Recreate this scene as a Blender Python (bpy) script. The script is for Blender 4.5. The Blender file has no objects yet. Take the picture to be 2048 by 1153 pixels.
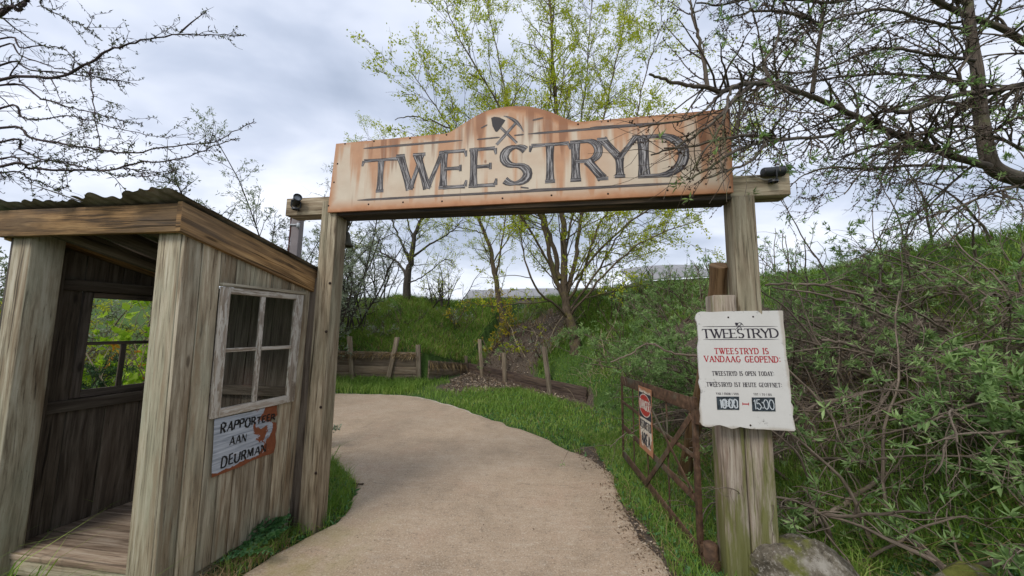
import bpy, bmesh, math, random
import numpy as np
from mathutils import Vector, Matrix

# ------------------------------------------------------------------ camera, world, sun, exposure
F_PX, CAM_H, PITCH, ROLL = 700.0, 1.6, math.radians(6.5), math.radians(0.75)
scene = bpy.context.scene
FW = np.array([0, math.cos(PITCH), math.sin(PITCH)])
_rt = np.array([1.0, 0, 0]); _up = np.cross(_rt, FW)
RT = math.cos(ROLL) * _rt + math.sin(ROLL) * _up
UP = -math.sin(ROLL) * _rt + math.cos(ROLL) * _up
CAM = np.array([0, 0, CAM_H])
cam_data = bpy.data.cameras.new('camera')
cam_data.sensor_width = 36.0
cam_data.lens = 36.0 * F_PX / 2048.0
cam_data.clip_start = 0.05
cam_data.clip_end = 2000
cam = bpy.data.objects.new('camera', cam_data)
scene.collection.objects.link(cam)
cam.matrix_world = Matrix(((RT[0], UP[0], -FW[0], 0), (RT[1], UP[1], -FW[1], 0), (RT[2], UP[2], -FW[2], CAM_H), (0, 0, 0, 1)))
scene.camera = cam

SUN_DIR = Vector((-0.42, -0.62, 0.80)).normalized()
scene.view_settings.view_transform = 'Standard'
scene.view_settings.look = 'None'
scene.view_settings.exposure = 0.58
scene.view_settings.gamma = 1.0
scene.view_settings.use_curve_mapping = False

world = bpy.data.worlds.new("World")
scene.world = world
world.use_nodes = True


class NT:
    """tiny helper that writes shader nodes"""
    def __init__(s, tree):
        s.t = tree; s.n = tree.nodes; s.l = tree.links

    def _set(s, sock, v):
        if v is None: return
        if isinstance(v, bpy.types.NodeSocket): s.l.new(v, sock)
        elif isinstance(v, (tuple, list)) and sock.type == 'RGBA' and len(v) == 3: sock.default_value = (*v, 1)
        else: sock.default_value = v

    def node(s, kind, **kw):
        n = s.n.new(kind)
        for k, v in kw.items(): setattr(n, k, v)
        return n

    def tc(s, which): return s.node('ShaderNodeTexCoord').outputs[which]
    def uv(s): return s.tc('UV')
    def pos(s): return s.node('ShaderNodeNewGeometry').outputs['Position']
    def attr(s, name='rnd'): return s.node('ShaderNodeAttribute', attribute_name=name).outputs['Fac']

    def mul(s, vec, sc, loc=(0, 0, 0)):
        n = s.node('ShaderNodeMapping'); s._set(n.inputs[0], vec)
        n.inputs['Scale'].default_value = sc; n.inputs['Location'].default_value = loc
        return n.outputs[0]

    def noise(s, vec, scale=1.0, detail=4.0, rough=0.55, dist=0.0):
        n = s.node('ShaderNodeTexNoise'); s._set(n.inputs['Vector'], vec)
        n.inputs['Scale'].default_value = scale; n.inputs['Detail'].default_value = detail
        n.inputs['Roughness'].default_value = rough; n.inputs['Distortion'].default_value = dist
        return n.outputs['Fac']

    def vor(s, vec, scale=1.0, out='Distance', feature='F1'):
        n = s.node('ShaderNodeTexVoronoi', feature=feature); s._set(n.inputs['Vector'], vec)
        n.inputs['Scale'].default_value = scale
        return n.outputs[out]

    def ramp(s, fac, stops):
        n = s.node('ShaderNodeValToRGB'); s._set(n.inputs[0], fac)
        cr = n.color_ramp
        while len(cr.elements) < len(stops): cr.elements.new(0.5)
        for e, (p, c) in zip(cr.elements, stops):
            e.position = p
            e.color = (*c, 1) if isinstance(c, (tuple, list)) else (c, c, c, 1)
        return n.outputs[0]

    def mix(s, fac, a, b, blend='MIX'):
        n = s.node('ShaderNodeMix', data_type='RGBA', blend_type=blend)
        s._set(n.inputs[0], fac); s._set(n.inputs[6], a); s._set(n.inputs[7], b)
        return n.outputs[2]

    def m(s, op, a, b=None, c=None, clamp=False):
        n = s.node('ShaderNodeMath', operation=op, use_clamp=clamp)
        s._set(n.inputs[0], a); s._set(n.inputs[1], b)
        if c is not None: s._set(n.inputs[2], c)
        return n.outputs[0]

    def smooth(s, v, lo, hi):
        n = s.node('ShaderNodeMapRange', interpolation_type='SMOOTHSTEP')
        s._set(n.inputs[0], v); n.inputs[1].default_value = lo; n.inputs[2].default_value = hi
        return n.outputs[0]

    def sep(s, vec):
        n = s.node('ShaderNodeSeparateXYZ'); s._set(n.inputs[0], vec); return n.outputs

    def comb(s, x, y, z=0.0):
        n = s.node('ShaderNodeCombineXYZ')
        for i, v in enumerate((x, y, z)): s._set(n.inputs[i], v)
        return n.outputs[0]


# sky: nishita daylight seen through a broken grey overcast (all of it a function of direction only)
w = NT(world.node_tree)
w.n.clear()
sky = w.node('ShaderNodeTexSky', sky_type='NISHITA', sun_disc=False)
sky.sun_elevation = math.asin(SUN_DIR.z)
sky.sun_rotation = math.atan2(SUN_DIR.x, SUN_DIR.y)
bg1 = w.node('ShaderNodeBackground'); w.l.new(sky.outputs[0], bg1.inputs[0]); bg1.inputs[1].default_value = 0.08
d = w.tc('Generated')
sx, sy, sz = w.sep(d)
zz = w.m('ADD', w.m('MAXIMUM', sz, 0.0), 0.22)
cv = w.comb(w.m('DIVIDE', sx, zz), w.m('DIVIDE', sy, zz), 0.0)
big = w.noise(w.mul(cv, (1, 1.5, 1), (3.3, 1.7, 0)), 0.75, 5.0, 0.5, 0.3)
fine = w.noise(w.mul(cv, (1.3, 1.5, 1), (0.4, 4.2, 0)), 1.9, 5.0, 0.5, 0.4)
mixn = w.m('ADD', w.m('MULTIPLY', big, 0.72), w.m('MULTIPLY', fine, 0.28))
ccol = w.ramp(mixn, [(0.37, (0.37, 0.43, 0.55)), (0.455, (0.50, 0.56, 0.69)), (0.53, (0.66, 0.71, 0.83)), (0.62, (0.84, 0.87, 0.95))])
hz = w.smooth(sz, 0.30, 0.0)
ccol = w.mix(w.m('MULTIPLY', hz, 0.6), ccol, (0.88, 0.90, 0.95))
bg2 = w.node('ShaderNodeBackground'); w._set(bg2.inputs[0], ccol); bg2.inputs[1].default_value = 0.88
ms = w.node('ShaderNodeMixShader'); ms.inputs[0].default_value = 0.92
w.l.new(bg1.outputs[0], ms.inputs[1]); w.l.new(bg2.outputs[0], ms.inputs[2])
wo = w.node('ShaderNodeOutputWorld'); w.l.new(ms.outputs[0], wo.inputs[0])

sd = bpy.data.lights.new('sun', 'SUN')
sd.energy = 1.5
sd.angle = math.radians(22)
sd.color = (1.0, 0.95, 0.87)
sun = bpy.data.objects.new('sun', sd)
scene.collection.objects.link(sun)
sun.rotation_euler = SUN_DIR.to_track_quat('Z', 'Y').to_euler()
sun.location = (4, -8, 12)

random.seed(7)
RNG = np.random.default_rng(11)


# ------------------------------------------------------------------ measuring helpers
def ray(px, py):
    return FW + RT * ((px - 1024) / F_PX) - UP * ((py - 576.5) / F_PX)

def at_y(px, py, Y):
    d = ray(px, py); return CAM + d * (Y / d[1])

def at_z(px, py, z=0.0):
    d = ray(px, py); return CAM + d * ((z - CAM_H) / d[2])


class Plane:
    """a flat face in the world: origin O, unit axes X (along) and Y (up), normal N towards the viewer"""
    def __init__(s, O, X, Y):
        s.O = np.array(O, float)
        s.X = np.array(X, float); s.X /= np.linalg.norm(s.X)
        Y = np.array(Y, float); Y -= s.X * (Y @ s.X); s.Y = Y / np.linalg.norm(Y)
        s.N = np.cross(s.X, s.Y)

    def at(s, px, py):
        d = ray(px, py); t = ((s.O - CAM) @ s.N) / (d @ s.N); P = CAM + d * t - s.O
        return np.array([P @ s.X, P @ s.Y])

    def w(s, a, b, off=0.0):
        return s.O + s.X * a + s.Y * b + s.N * off


# ------------------------------------------------------------------ mesh building
class MB:
    def __init__(s):
        s.v = []; s.nv = 0; s.loops = []; s.sizes = []; s.uvs = []; s.rnd = []

    def add(s, verts, faces, uvs=None, rnd=None):
        """verts (n,3); faces (m,k) array; uvs (m,k,2)"""
        verts = np.asarray(verts, float).reshape(-1, 3); faces = np.asarray(faces, np.int64)
        if faces.ndim == 1: faces = faces[None]
        s.v.append(verts); s.loops.append((faces + s.nv).ravel()); s.sizes.append(np.full(len(faces), faces.shape[1]))
        s.uvs.append(np.zeros((faces.size, 2)) if uvs is None else np.asarray(uvs, float).reshape(-1, 2))
        if rnd is None: rnd = np.full(len(verts), random.random())
        s.rnd.append(np.broadcast_to(np.asarray(rnd, float), (len(verts),)))
        s.nv += len(verts)

    def box(s, lo, hi, xf=None, rnd=None, grain=None, ends=1.0):
        """a box in local axes, optionally warped by xf(point)->world; uv in metres, u along the grain"""
        lo = np.array(lo, float); hi = np.array(hi, float); dm = hi - lo
        g = int(np.argmax(np.abs(dm))) if grain is None else grain
        c = np.array([[(lo, hi)[(i >> k) & 1][k] for k in range(3)] for i in range(8)])
        fs = [[0, 4, 6, 2], [1, 3, 7, 5], [0, 1, 5, 4], [2, 6, 7, 3], [0, 2, 3, 1], [4, 5, 7, 6]]
        ou, ov = random.random() * 40, random.random() * 40
        uv = []
        for fi, f in enumerate(fs):
            ax = fi // 2; inpl = [k for k in range(3) if k != ax]
            if g in inpl: u, v = g, [k for k in inpl if k != g][0]
            else: u, v = inpl
            uv.append([[c[i][u] + ou, c[i][v] + ov + fi * 1.37] for i in f])
        P = np.array([xf(p) for p in c]) if xf else c
        s.add(P, fs, uv, random.random() if rnd is None else rnd)

    def tube(s, pts, rad, k=6, cap=False, rnd=None, u0=None):
        pts = np.asarray(pts, float); n = len(pts); rad = np.broadcast_to(np.asarray(rad, float), (n,))
        t = np.gradient(pts, axis=0); t /= (np.linalg.norm(t, axis=1, keepdims=True) + 1e-12)
        ref = np.array([0.31, 0.17, 0.93]) if abs(t[:, 2]).mean() < 0.8 else np.array([0.93, 0.3, 0.1])
        a = np.cross(t, ref); a /= (np.linalg.norm(a, axis=1, keepdims=True) + 1e-12); b = np.cross(t, a)
        th = np.arange(k) * 2 * np.pi / k
        V = pts[:, None] + rad[:, None, None] * (np.cos(th)[None, :, None] * a[:, None] + np.sin(th)[None, :, None] * b[:, None])
        i = np.arange(n - 1)[:, None]; j = np.arange(k)[None]
        jn = (j + 1) % k
        Fq = np.stack([i * k + j, i * k + jn, (i + 1) * k + jn, (i + 1) * k + j], -1).reshape(-1, 4)
        L = np.concatenate([[0], np.cumsum(np.linalg.norm(np.diff(pts, axis=0), axis=1))])
        uo = random.random() * 30 if u0 is None else u0
        per = 2 * np.pi * rad.max() / k
        uu0 = L[i] + uo + 0 * j; uu1 = L[i + 1] + uo + 0 * j
        v0 = j * per + 0 * i; v1 = (j + 1) * per + 0 * i
        UV = np.stack([np.stack([uu0, v0], -1), np.stack([uu0, v1], -1), np.stack([uu1, v1], -1), np.stack([uu1, v0], -1)], 2).reshape(-1, 2)
        s.add(V.reshape(-1, 3), Fq, UV, rnd)
        if cap:
            for e, rv in ((0, True), (n - 1, False)):
                idx = np.arange(k)
                if rv: idx = idx[::-1]
                Vc = V[e]
                uvc = np.stack([np.cos(th), np.sin(th)], -1)[idx] * rad[e] + 3
                s.add(Vc, idx, uvc, rnd)

    def prism(s, outline, plane, z0, z1, rnd=None):
        """an outline (n,2) in a plane, given real thickness from z0 to z1 along the normal"""
        o = np.asarray(outline, float); n = len(o)
        top = np.array([plane.w(a, b, z1) for a, b in o]); bot = np.array([plane.w(a, b, z0) for a, b in o])
        r = random.random() if rnd is None else rnd
        s.add(top, np.arange(n), o, r)
        s.add(bot, np.arange(n)[::-1], o[::-1], r)
        V = np.concatenate([top, bot]); i = np.arange(n); j = (i + 1) % n
        Fq = np.stack([i, n + i, n + j, j], -1)
        uv = np.stack([o[i], o[i] , o[j], o[j]], 1)
        s.add(V, Fq, uv, r)

    def lathe(s, prof, origin, axis, k=20, rnd=None):
        """profile [(r, h)] turned round an axis"""
        ax = np.array(axis, float); ax /= np.linalg.norm(ax)
        ref = np.array([0, 0, 1.0]) if abs(ax[2]) < 0.9 else np.array([1.0, 0, 0])
        a = np.cross(ax, ref); a /= np.linalg.norm(a); b = np.cross(ax, a)
        th = np.arange(k) * 2 * np.pi / k
        V = np.array([[np.array(origin) + ax * h + r * (math.cos(t) * a + math.sin(t) * b) for t in th] for r, h in prof])
        n = len(prof); i = np.arange(n - 1)[:, None]; j = np.arange(k)[None]; jn = (j + 1) % k
        Fq = np.stack([i * k + j, (i + 1) * k + j, (i + 1) * k + jn, i * k + jn], -1).reshape(-1, 4)
        s.add(V.reshape(-1, 3), Fq, None, rnd)

    def leaves(s, P, D, length, width, rng, fold=0.25, rnd=None, N=None):
        """many small pointed leaves: base at P, along D"""
        P = np.asarray(P, float).reshape(-1, 3); n = len(P)
        if n == 0: return
        D = np.asarray(D, float); D = D / (np.linalg.norm(D, axis=1, keepdims=True) + 1e-9)
        R = rng.normal(size=(n, 3)) if N is None else N
        W = np.cross(D, R); W /= (np.linalg.norm(W, axis=1, keepdims=True) + 1e-9)
        Z = np.cross(W, D)
        L = np.broadcast_to(length, (n,))[:, None]; Wd = np.broadcast_to(width, (n,))[:, None]
        V = np.stack([P, P + D * L * .45 + W * Wd * .5 + Z * Wd * fold, P + D * L - Z * L * .12, P + D * L * .45 - W * Wd * .5 + Z * Wd * fold], 1)
        q = np.arange(n)[:, None] * 4
        Ft = np.concatenate([q + np.array([[0, 1, 2]]), q + np.array([[0, 2, 3]])])
        r = rng.random(n) if rnd is None else rnd
        s.add(V.reshape(-1, 3), Ft, None, np.repeat(r, 4))

    def build(s, name, mat, parent=None, smooth=False, bevel=0.0):
        me = bpy.data.meshes.new(name)
        v = np.concatenate(s.v)
        if parent is not None: v = v - np.array(ROOT[parent.name])
        loops = np.concatenate(s.loops); sizes = np.concatenate(s.sizes)
        me.vertices.add(len(v)); me.vertices.foreach_set('co', v.ravel())
        me.loops.add(len(loops)); me.loops.foreach_set('vertex_index', loops)
        me.polygons.add(len(sizes))
        st = np.concatenate([[0], np.cumsum(sizes)[:-1]])
        me.polygons.foreach_set('loop_start', st); me.polygons.foreach_set('loop_total', sizes)
        if smooth: me.polygons.foreach_set('use_smooth', np.ones(len(sizes), bool))
        ul = me.uv_layers.new(name='UVMap'); ul.data.foreach_set('uv', np.concatenate(s.uvs).ravel())
        at = me.attributes.new('rnd', 'FLOAT', 'POINT'); at.data.foreach_set('value', np.concatenate(s.rnd).astype(np.float32))
        me.update(calc_edges=True); me.validate()
        me.materials.append(mat)
        o = bpy.data.objects.new(name, me); scene.collection.objects.link(o)
        if parent is not None:
            o.parent = parent; ROOT[o.name] = ROOT[parent.name]
        else: ROOT[o.name] = (0, 0, 0)
        if bevel:
            b = o.modifiers.new('bevel', 'BEVEL'); b.width = bevel; b.segments = 2; b.limit_method = 'ANGLE'; b.angle_limit = 0.7
        return o

ROOT = {}

def tag(o, label, cat, group=None, kind=None):
    if label: o['label'] = label
    if cat: o['category'] = cat
    if group: o['group'] = group
    if kind: o['kind'] = kind
    return o

def thing(name, label, cat, loc, group=None):
    o = bpy.data.objects.new(name, None); scene.collection.objects.link(o)
    o.location = tuple(float(c) for c in loc); o.empty_display_size = 0.2
    ROOT[o.name] = tuple(float(c) for c in loc)
    return tag(o, label, cat, group)


# ------------------------------------------------------------------ materials
def new_mat(name):
    mt = bpy.data.materials.new(name); mt.use_nodes = True
    t = NT(mt.node_tree); t.n.clear()
    return mt, t

def finish(t, col, rough=0.85, bump=None, bstr=0.3, bdist=0.004, metal=0.0, spec=0.3, normal=None):
    b = t.node('ShaderNodeBsdfPrincipled')
    t._set(b.inputs['Base Color'], col); t._set(b.inputs['Roughness'], rough); t._set(b.inputs['Metallic'], metal)
    b.inputs['Specular IOR Level'].default_value = spec
    if bump is not None:
        bn = t.node('ShaderNodeBump'); bn.inputs['Strength'].default_value = bstr; bn.inputs['Distance'].default_value = bdist
        t._set(bn.inputs['Height'], bump); t.l.new(bn.outputs[0], b.inputs['Normal'])
    o = t.node('ShaderNodeOutputMaterial'); t.l.new(b.outputs[0], o.inputs[0])
    return b

def wood(name, dark, mid, light, tint=None, tint_amt=0.5, rough=0.85, moss=0.0, paint=None, crack=0.5, moss_col=(0.10, 0.12, 0.03), streak=0.4, streak_col=(0.22, 0.15, 0.095)):
    mt, t = new_mat(name)
    uv = t.uv(); r = t.attr()
    warp = t.noise(t.mul(uv, (1.4, 5, 1)), 1.0, 3, 0.5)
    u, v, _ = t.sep(uv)
    v2 = t.m('ADD', v, t.m('MULTIPLY', warp, 0.035))
    wuv = t.comb(u, v2, t.m('MULTIPLY', r, 9.0))
    g1 = t.noise(t.mul(wuv, (2.1, 24, 1)), 1.0, 5, 0.62, 0.35)
    g2 = t.noise(t.mul(wuv, (3.2, 100, 1)), 1.0, 5, 0.7)
    g = t.m('ADD', t.m('MULTIPLY', g1, 0.6), t.m('MULTIPLY', g2, 0.4))
    col = t.ramp(g, [(0.40, dark), (0.5, mid), (0.60, light)])
    blotch = t.noise(t.mul(wuv, (1.1, 3.2, 1)), 1.0, 4, 0.6)
    if tint is not None:
        col = t.mix(t.m('MULTIPLY', t.smooth(blotch, 0.42, 0.68), tint_amt), col, t.mix(0.6, col, tint))
    strk = t.noise(t.mul(wuv, (0.9, 13, 1), (3, 1, 0)), 1.0, 5, 0.65, 0.5)
    col = t.mix(t.m('MULTIPLY', t.smooth(strk, 0.50, 0.64), streak), col, t.mix(g2, tuple(c * 0.7 for c in streak_col), streak_col))
    col = t.mix(t.m('MULTIPLY', t.smooth(strk, 0.44, 0.33), streak * 0.7), col, t.mix(0.5, col, dark))
    col = t.mix(1.0, col, t.ramp(r, [(0, (0.70, 0.70, 0.70)), (1, (1.14, 1.12, 1.08))]), 'MULTIPLY')
    cr = t.smooth(g2, 0.39, 0.31)
    c3 = t.smooth(t.noise(t.mul(wuv, (0.8, 42, 1), (5, 3, 0)), 1.0, 2, 0.5), 0.345, 0.27)
    cr = t.m('MULTIPLY', t.m('MAXIMUM', cr, c3), crack)
    col = t.mix(cr, col, tuple(c * 0.3 for c in dark))
    kn = t.vor(t.mul(wuv, (1.9, 7.5, 1)), 1.0)
    col = t.mix(t.m('MULTIPLY', t.smooth(kn, 0.20, 0.10), 0.35), col, t.mix(0.5, mid, dark))
    col = t.mix(t.m('MULTIPLY', t.smooth(kn, 0.10, 0.04), 0.85), col, tuple(c * 0.6 for c in dark))
    spk = t.noise(t.mul(wuv, (40, 160, 1)), 1.0, 3, 0.7)
    col = t.mix(t.m('MULTIPLY', t.smooth(spk, 0.62, 0.72), 0.45), col, tuple(c * 0.5 for c in dark))
    if paint is not None:
        pn = t.noise(t.mul(wuv, (7, 45, 1), (2, 9, 0)), 1.0, 6, 0.7)
        col = t.mix(t.smooth(pn, 0.46, 0.54), col, paint)
    if moss > 0:
        P = t.pos()
        mn = t.noise(t.mul(P, (13, 13, 1.6)), 1.0, 6, 0.7)
        z = t.sep(P)[2]
        lowm = t.m('MULTIPLY', t.smooth(z, 1.1, 0.0), 0.16)
        mk = t.smooth(t.m('ADD', mn, lowm), 0.62 - moss * 0.2, 0.74 - moss * 0.1)
        col = t.mix(t.m('MULTIPLY', mk, 0.8), col, t.mix(g2, tuple(c * 0.6 for c in moss_col), tuple(c * 1.5 for c in moss_col)))
    h = t.m('SUBTRACT', g, t.m('MULTIPLY', cr, 0.6))
    finish(t, col, rough, h, 0.65, 0.006)
    return mt

M = {}
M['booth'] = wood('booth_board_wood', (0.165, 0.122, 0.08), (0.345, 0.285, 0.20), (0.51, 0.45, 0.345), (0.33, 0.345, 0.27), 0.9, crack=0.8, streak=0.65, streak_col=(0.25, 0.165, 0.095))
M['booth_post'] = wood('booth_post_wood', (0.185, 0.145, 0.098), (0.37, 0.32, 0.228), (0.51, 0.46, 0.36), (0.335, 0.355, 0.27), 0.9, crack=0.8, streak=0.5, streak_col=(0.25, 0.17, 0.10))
M['inner'] = wood('booth_inner_wood_shaded', (0.05, 0.038, 0.028), (0.10, 0.08, 0.062), (0.155, 0.13, 0.105), crack=0.8, streak=0.4, streak_col=(0.08, 0.055, 0.04))  # darker than the outer boards: the booth's interior shade is in this colour
M['fascia'] = wood('fascia_wood', (0.085, 0.05, 0.025), (0.33, 0.19, 0.08), (0.52, 0.33, 0.155), (0.15, 0.115, 0.085), 1.0, crack=0.8, streak=0.7, streak_col=(0.14, 0.085, 0.045))
M['floor'] = wood('booth_floor_wood', (0.17, 0.12, 0.085), (0.31, 0.235, 0.17), (0.42, 0.345, 0.27), crack=0.6)
M['gatepost'] = wood('gate_timber', (0.12, 0.088, 0.055), (0.275, 0.22, 0.15), (0.42, 0.36, 0.265), (0.24, 0.24, 0.165), 0.7, crack=0.9, streak=0.6, streak_col=(0.19, 0.135, 0.085))
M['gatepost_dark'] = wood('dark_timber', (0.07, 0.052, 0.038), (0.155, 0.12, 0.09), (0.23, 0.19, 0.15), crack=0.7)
M['gatepost_shade'] = wood('shade_dark_timber', (0.012, 0.01, 0.008), (0.026, 0.021, 0.016), (0.045, 0.037, 0.03), crack=0.6)  # dark wet wood, taken near black to include the shade below the beam
M['mossy_post'] = wood('mossy_timber', (0.19, 0.145, 0.11), (0.40, 0.33, 0.265), (0.55, 0.48, 0.40), (0.33, 0.25, 0.16), 0.6, moss=0.62, crack=0.9, streak=0.55, streak_col=(0.30, 0.19, 0.14), moss_col=(0.115, 0.125, 0.022))
M['sash'] = wood('flaking_white_sash', (0.24, 0.19, 0.145), (0.37, 0.31, 0.25), (0.46, 0.40, 0.345), paint=(0.49, 0.45, 0.395), crack=0.4)
M['sash_dark'] = wood('flaking_dark_sash', (0.04, 0.032, 0.026), (0.08, 0.065, 0.055), (0.12, 0.10, 0.09), paint=None, crack=0.5)
M['plank'] = wood('retaining_plank', (0.10, 0.075, 0.055), (0.19, 0.145, 0.105), (0.27, 0.22, 0.165), (0.24, 0.19, 0.12), 0.7, crack=0.6)
M['plank_dark'] = wood('dark_retaining_plank', (0.04, 0.028, 0.024), (0.085, 0.058, 0.046), (0.13, 0.095, 0.075), crack=0.6)
M['stake'] = wood('stake_wood', (0.13, 0.10, 0.07), (0.23, 0.185, 0.135), (0.33, 0.28, 0.21), crack=0.6)
M['log'] = wood('log_wood', (0.10, 0.055, 0.025), (0.21, 0.125, 0.06), (0.30, 0.19, 0.10), crack=0.8)

def plain(name, col, rough=0.6, metal=0.0, var=0.25, scale=12.0, bump=0.0, spec=0.3):
    mt, t = new_mat(name)
    P = t.tc('Object')
    n = t.noise(P, scale, 5, 0.6)
    c = t.mix(n, tuple(x * (1 - var) for x in col), tuple(min(1, x * (1 + var)) for x in col))
    finish(t, c, rough, n if bump else None, bump, 0.003, metal, spec)
    return mt

M['black_metal'] = plain('black_spotlight_metal', (0.018, 0.019, 0.022), 0.45, 0.0, 0.3, spec=0.5)
M['lens'] = plain('grey_lens', (0.20, 0.22, 0.25), 0.15, 0, 0.1, spec=0.6)
M['bell'] = plain('dark_bronze', (0.06, 0.055, 0.04), 0.5, 0.6, 0.4)
M['pole'] = plain('grey_pole', (0.19, 0.165, 0.165), 0.7, 0, 0.2)
M['cable'] = plain('red_brown_cable', (0.09, 0.03, 0.02), 0.6)
M['porcelain'] = plain('white_fitting', (0.42, 0.44, 0.46), 0.4)
M['ink'] = plain('black_ink', (0.03, 0.025, 0.035), 0.7, 0, 0.5, 60)
M['ink_red'] = plain('red_ink', (0.36, 0.022, 0.03), 0.7, 0, 0.25, 60)
M['tar'] = plain('black_tar_paint', (0.012, 0.012, 0.013), 0.5, 0, 0.3, 30)
M['nail'] = plain('rusty_nail', (0.03, 0.017, 0.012), 0.6, 0.3)
M['twine'] = plain('pale_wire', (0.35, 0.33, 0.30), 0.6)

# rusted cream sign enamel (uv = metres on the plate, 0..L by 0..h)
def rust_sign():
    mt, t = new_mat('rusted_cream_enamel')
    uv = t.uv(); u, v, _ = t.sep(uv)
    base = t.mix(t.noise(uv, 7.0, 6, 0.6), (0.52, 0.42, 0.315), (0.69, 0.60, 0.48))
    orange = t.mix(t.noise(uv, 16, 4, 0.6), (0.36, 0.13, 0.042), (0.56, 0.26, 0.115))
    brown = (0.21, 0.075, 0.03)
    wob = t.m('MULTIPLY', t.noise(uv, 5.0, 4, 0.6), 0.10)
    L = SIGN_L
    du = t.m('MINIMUM', u, t.m('SUBTRACT', L, u))
    arch = t.m('MULTIPLY', t.m('MAXIMUM', 0.0, t.m('SUBTRACT', 1.0, t.m('POWER', t.m('DIVIDE', t.m('SUBTRACT', u, 1.49), 0.46), 2.0))), 0.16)
    dtop = t.m('SUBTRACT', t.m('ADD', 0.63, arch), v)
    dv = t.m('MINIMUM', v, dtop)
    de = t.m('SUBTRACT', t.m('MINIMUM', du, dv), t.m('SUBTRACT', wob, 0.05))
    edge = t.smooth(de, 0.105, 0.005)
    st = t.noise(t.comb(t.m('MULTIPLY', u, 8.5), t.m('MULTIPLY', v, 0.55), 1.0), 1.0, 3, 0.55)
    st2 = t.noise(t.comb(t.m('MULTIPLY', u, 3.0), t.m('MULTIPLY', v, 1.2), 4.0), 1.0, 3, 0.5)
    fall = t.smooth(dtop, 0.50, 0.03)
    sm = t.smooth(t.m('ADD', st, t.m('ADD', t.m('MULTIPLY', fall, 0.13), t.m('MULTIPLY', t.m('SUBTRACT', st2, 0.5), 0.35))), 0.50, 0.66)
    lowband = t.m('MULTIPLY', t.smooth(v, 0.12, 0.02), 0.75)
    mask = t.m('MAXIMUM', t.m('MAXIMUM', edge, t.m('MULTIPLY', sm, 0.85)), lowband)
    blush = t.m('MULTIPLY', t.smooth(t.noise(uv, 2.3, 3, 0.5), 0.44, 0.70), 0.38)
    mask = t.m('MAXIMUM', mask, blush)
    col = t.mix(t.m('MULTIPLY', mask, 0.9), base, orange)
    st3 = t.noise(t.comb(t.m('MULTIPLY', u, 10.0), t.m('MULTIPLY', v, 0.8), 7.0), 1.0, 3, 0.55)
    dk = t.m('MULTIPLY', t.smooth(t.m('ADD', st3, t.m('MULTIPLY', fall, 0.12)), 0.61, 0.73), 0.65)
    sp = t.smooth(t.vor(t.comb(t.m('MULTIPLY', u, 4.2), t.m('MULTIPLY', v, 3.0), 0), 1.0), 0.07, 0.03)
    dk = t.m('MAXIMUM', dk, t.m('MULTIPLY', sp, 0.7))
    dk = t.m('MAXIMUM', dk, t.m('MULTIPLY', t.smooth(de, 0.028, -0.02), 0.55))
    col = t.mix(dk, col, brown)
    finish(t, col, 0.6, t.noise(uv, 60, 3, 0.6), 0.12, 0.002, 0, 0.35)
    return mt

def brush_paint(name, dark, grey, amt=0.8, scale=34):
    """dark painted strokes with grey dry-brush streaks along them (uv: u along, v across -1..1)"""
    mt, t = new_mat(name)
    u, v, _ = t.sep(t.uv())
    n = t.noise(t.comb(t.m('MULTIPLY', u, 1.1), t.m('MULTIPLY', v, 3.4), 0), 1.0, 5, 0.65)
    core = t.smooth(t.m('ABSOLUTE', v), 0.98, 0.55)
    k = t.m('MULTIPLY', t.m('MULTIPLY', t.smooth(n, 0.45, 0.60), core), amt)
    col = t.mix(k, dark, grey)
    finish(t, col, 0.6)
    return mt
M['brush'] = brush_paint('dry_brushed_letters', (0.035, 0.03, 0.033), (0.42, 0.40, 0.40), 0.9)
M['brush_line'] = brush_paint('dry_brushed_lines', (0.06, 0.052, 0.055), (0.26, 0.22, 0.20), 0.6)

def galv():
    mt, t = new_mat('galvanised_sheet_with_rust')
    uv = t.uv(); u, v, _ = t.sep(uv)
    st = t.noise(t.comb(t.m('MULTIPLY', u, 4.0), t.m('MULTIPLY', v, 55.0), 0), 1.0, 4, 0.6)
    base = t.ramp(st, [(0.3, (0.15, 0.17, 0.20)), (0.5, (0.34, 0.37, 0.42)), (0.7, (0.52, 0.55, 0.60))])
    n = t.noise(uv, 7.5, 5, 0.6, 0.6)
    # corroded patch towards the right hand end and along the lower rim
    right = t.smooth(u, 0.20, 0.46)
    low = t.smooth(v, 0.045, 0.0)
    k = t.smooth(t.m('ADD', n, t.m('ADD', t.m('MULTIPLY', right, 0.24), t.m('MULTIPLY', low, 0.35))), 0.60, 0.63)
    rust = t.mix(t.noise(uv, 30, 5, 0.65), (0.12, 0.03, 0.012), (0.27, 0.085, 0.03))
    col = t.mix(k, base, rust)
    sp = t.smooth(t.vor(t.mul(uv, (26, 40, 1)), 1.0), 0.14, 0.08)
    col = t.mix(t.m('MULTIPLY', sp, t.smooth(n, 0.5, 0.6)), col, (0.03, 0.03, 0.035))
    finish(t, col, t.mix(k, (0.4, 0.4, 0.4), (0.9, 0.9, 0.9)), st, 0.2, 0.003, 0.0, 0.5)
    return mt
M['galv'] = galv()

def roof_mat():
    mt, t = new_mat('rusty_corrugated_iron')
    P = t.pos()
    n = t.noise(P, 5.0, 5, 0.65)
    col = t.ramp(n, [(0.35, (0.07, 0.057, 0.045)), (0.5, (0.17, 0.15, 0.125)), (0.60, (0.27, 0.25, 0.225)), (0.70, (0.17, 0.09, 0.045))])
    finish(t, col, 0.7, n, 0.2, 0.003, 0.2, 0.4)
    return mt
M['roof'] = roof_mat()

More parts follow.
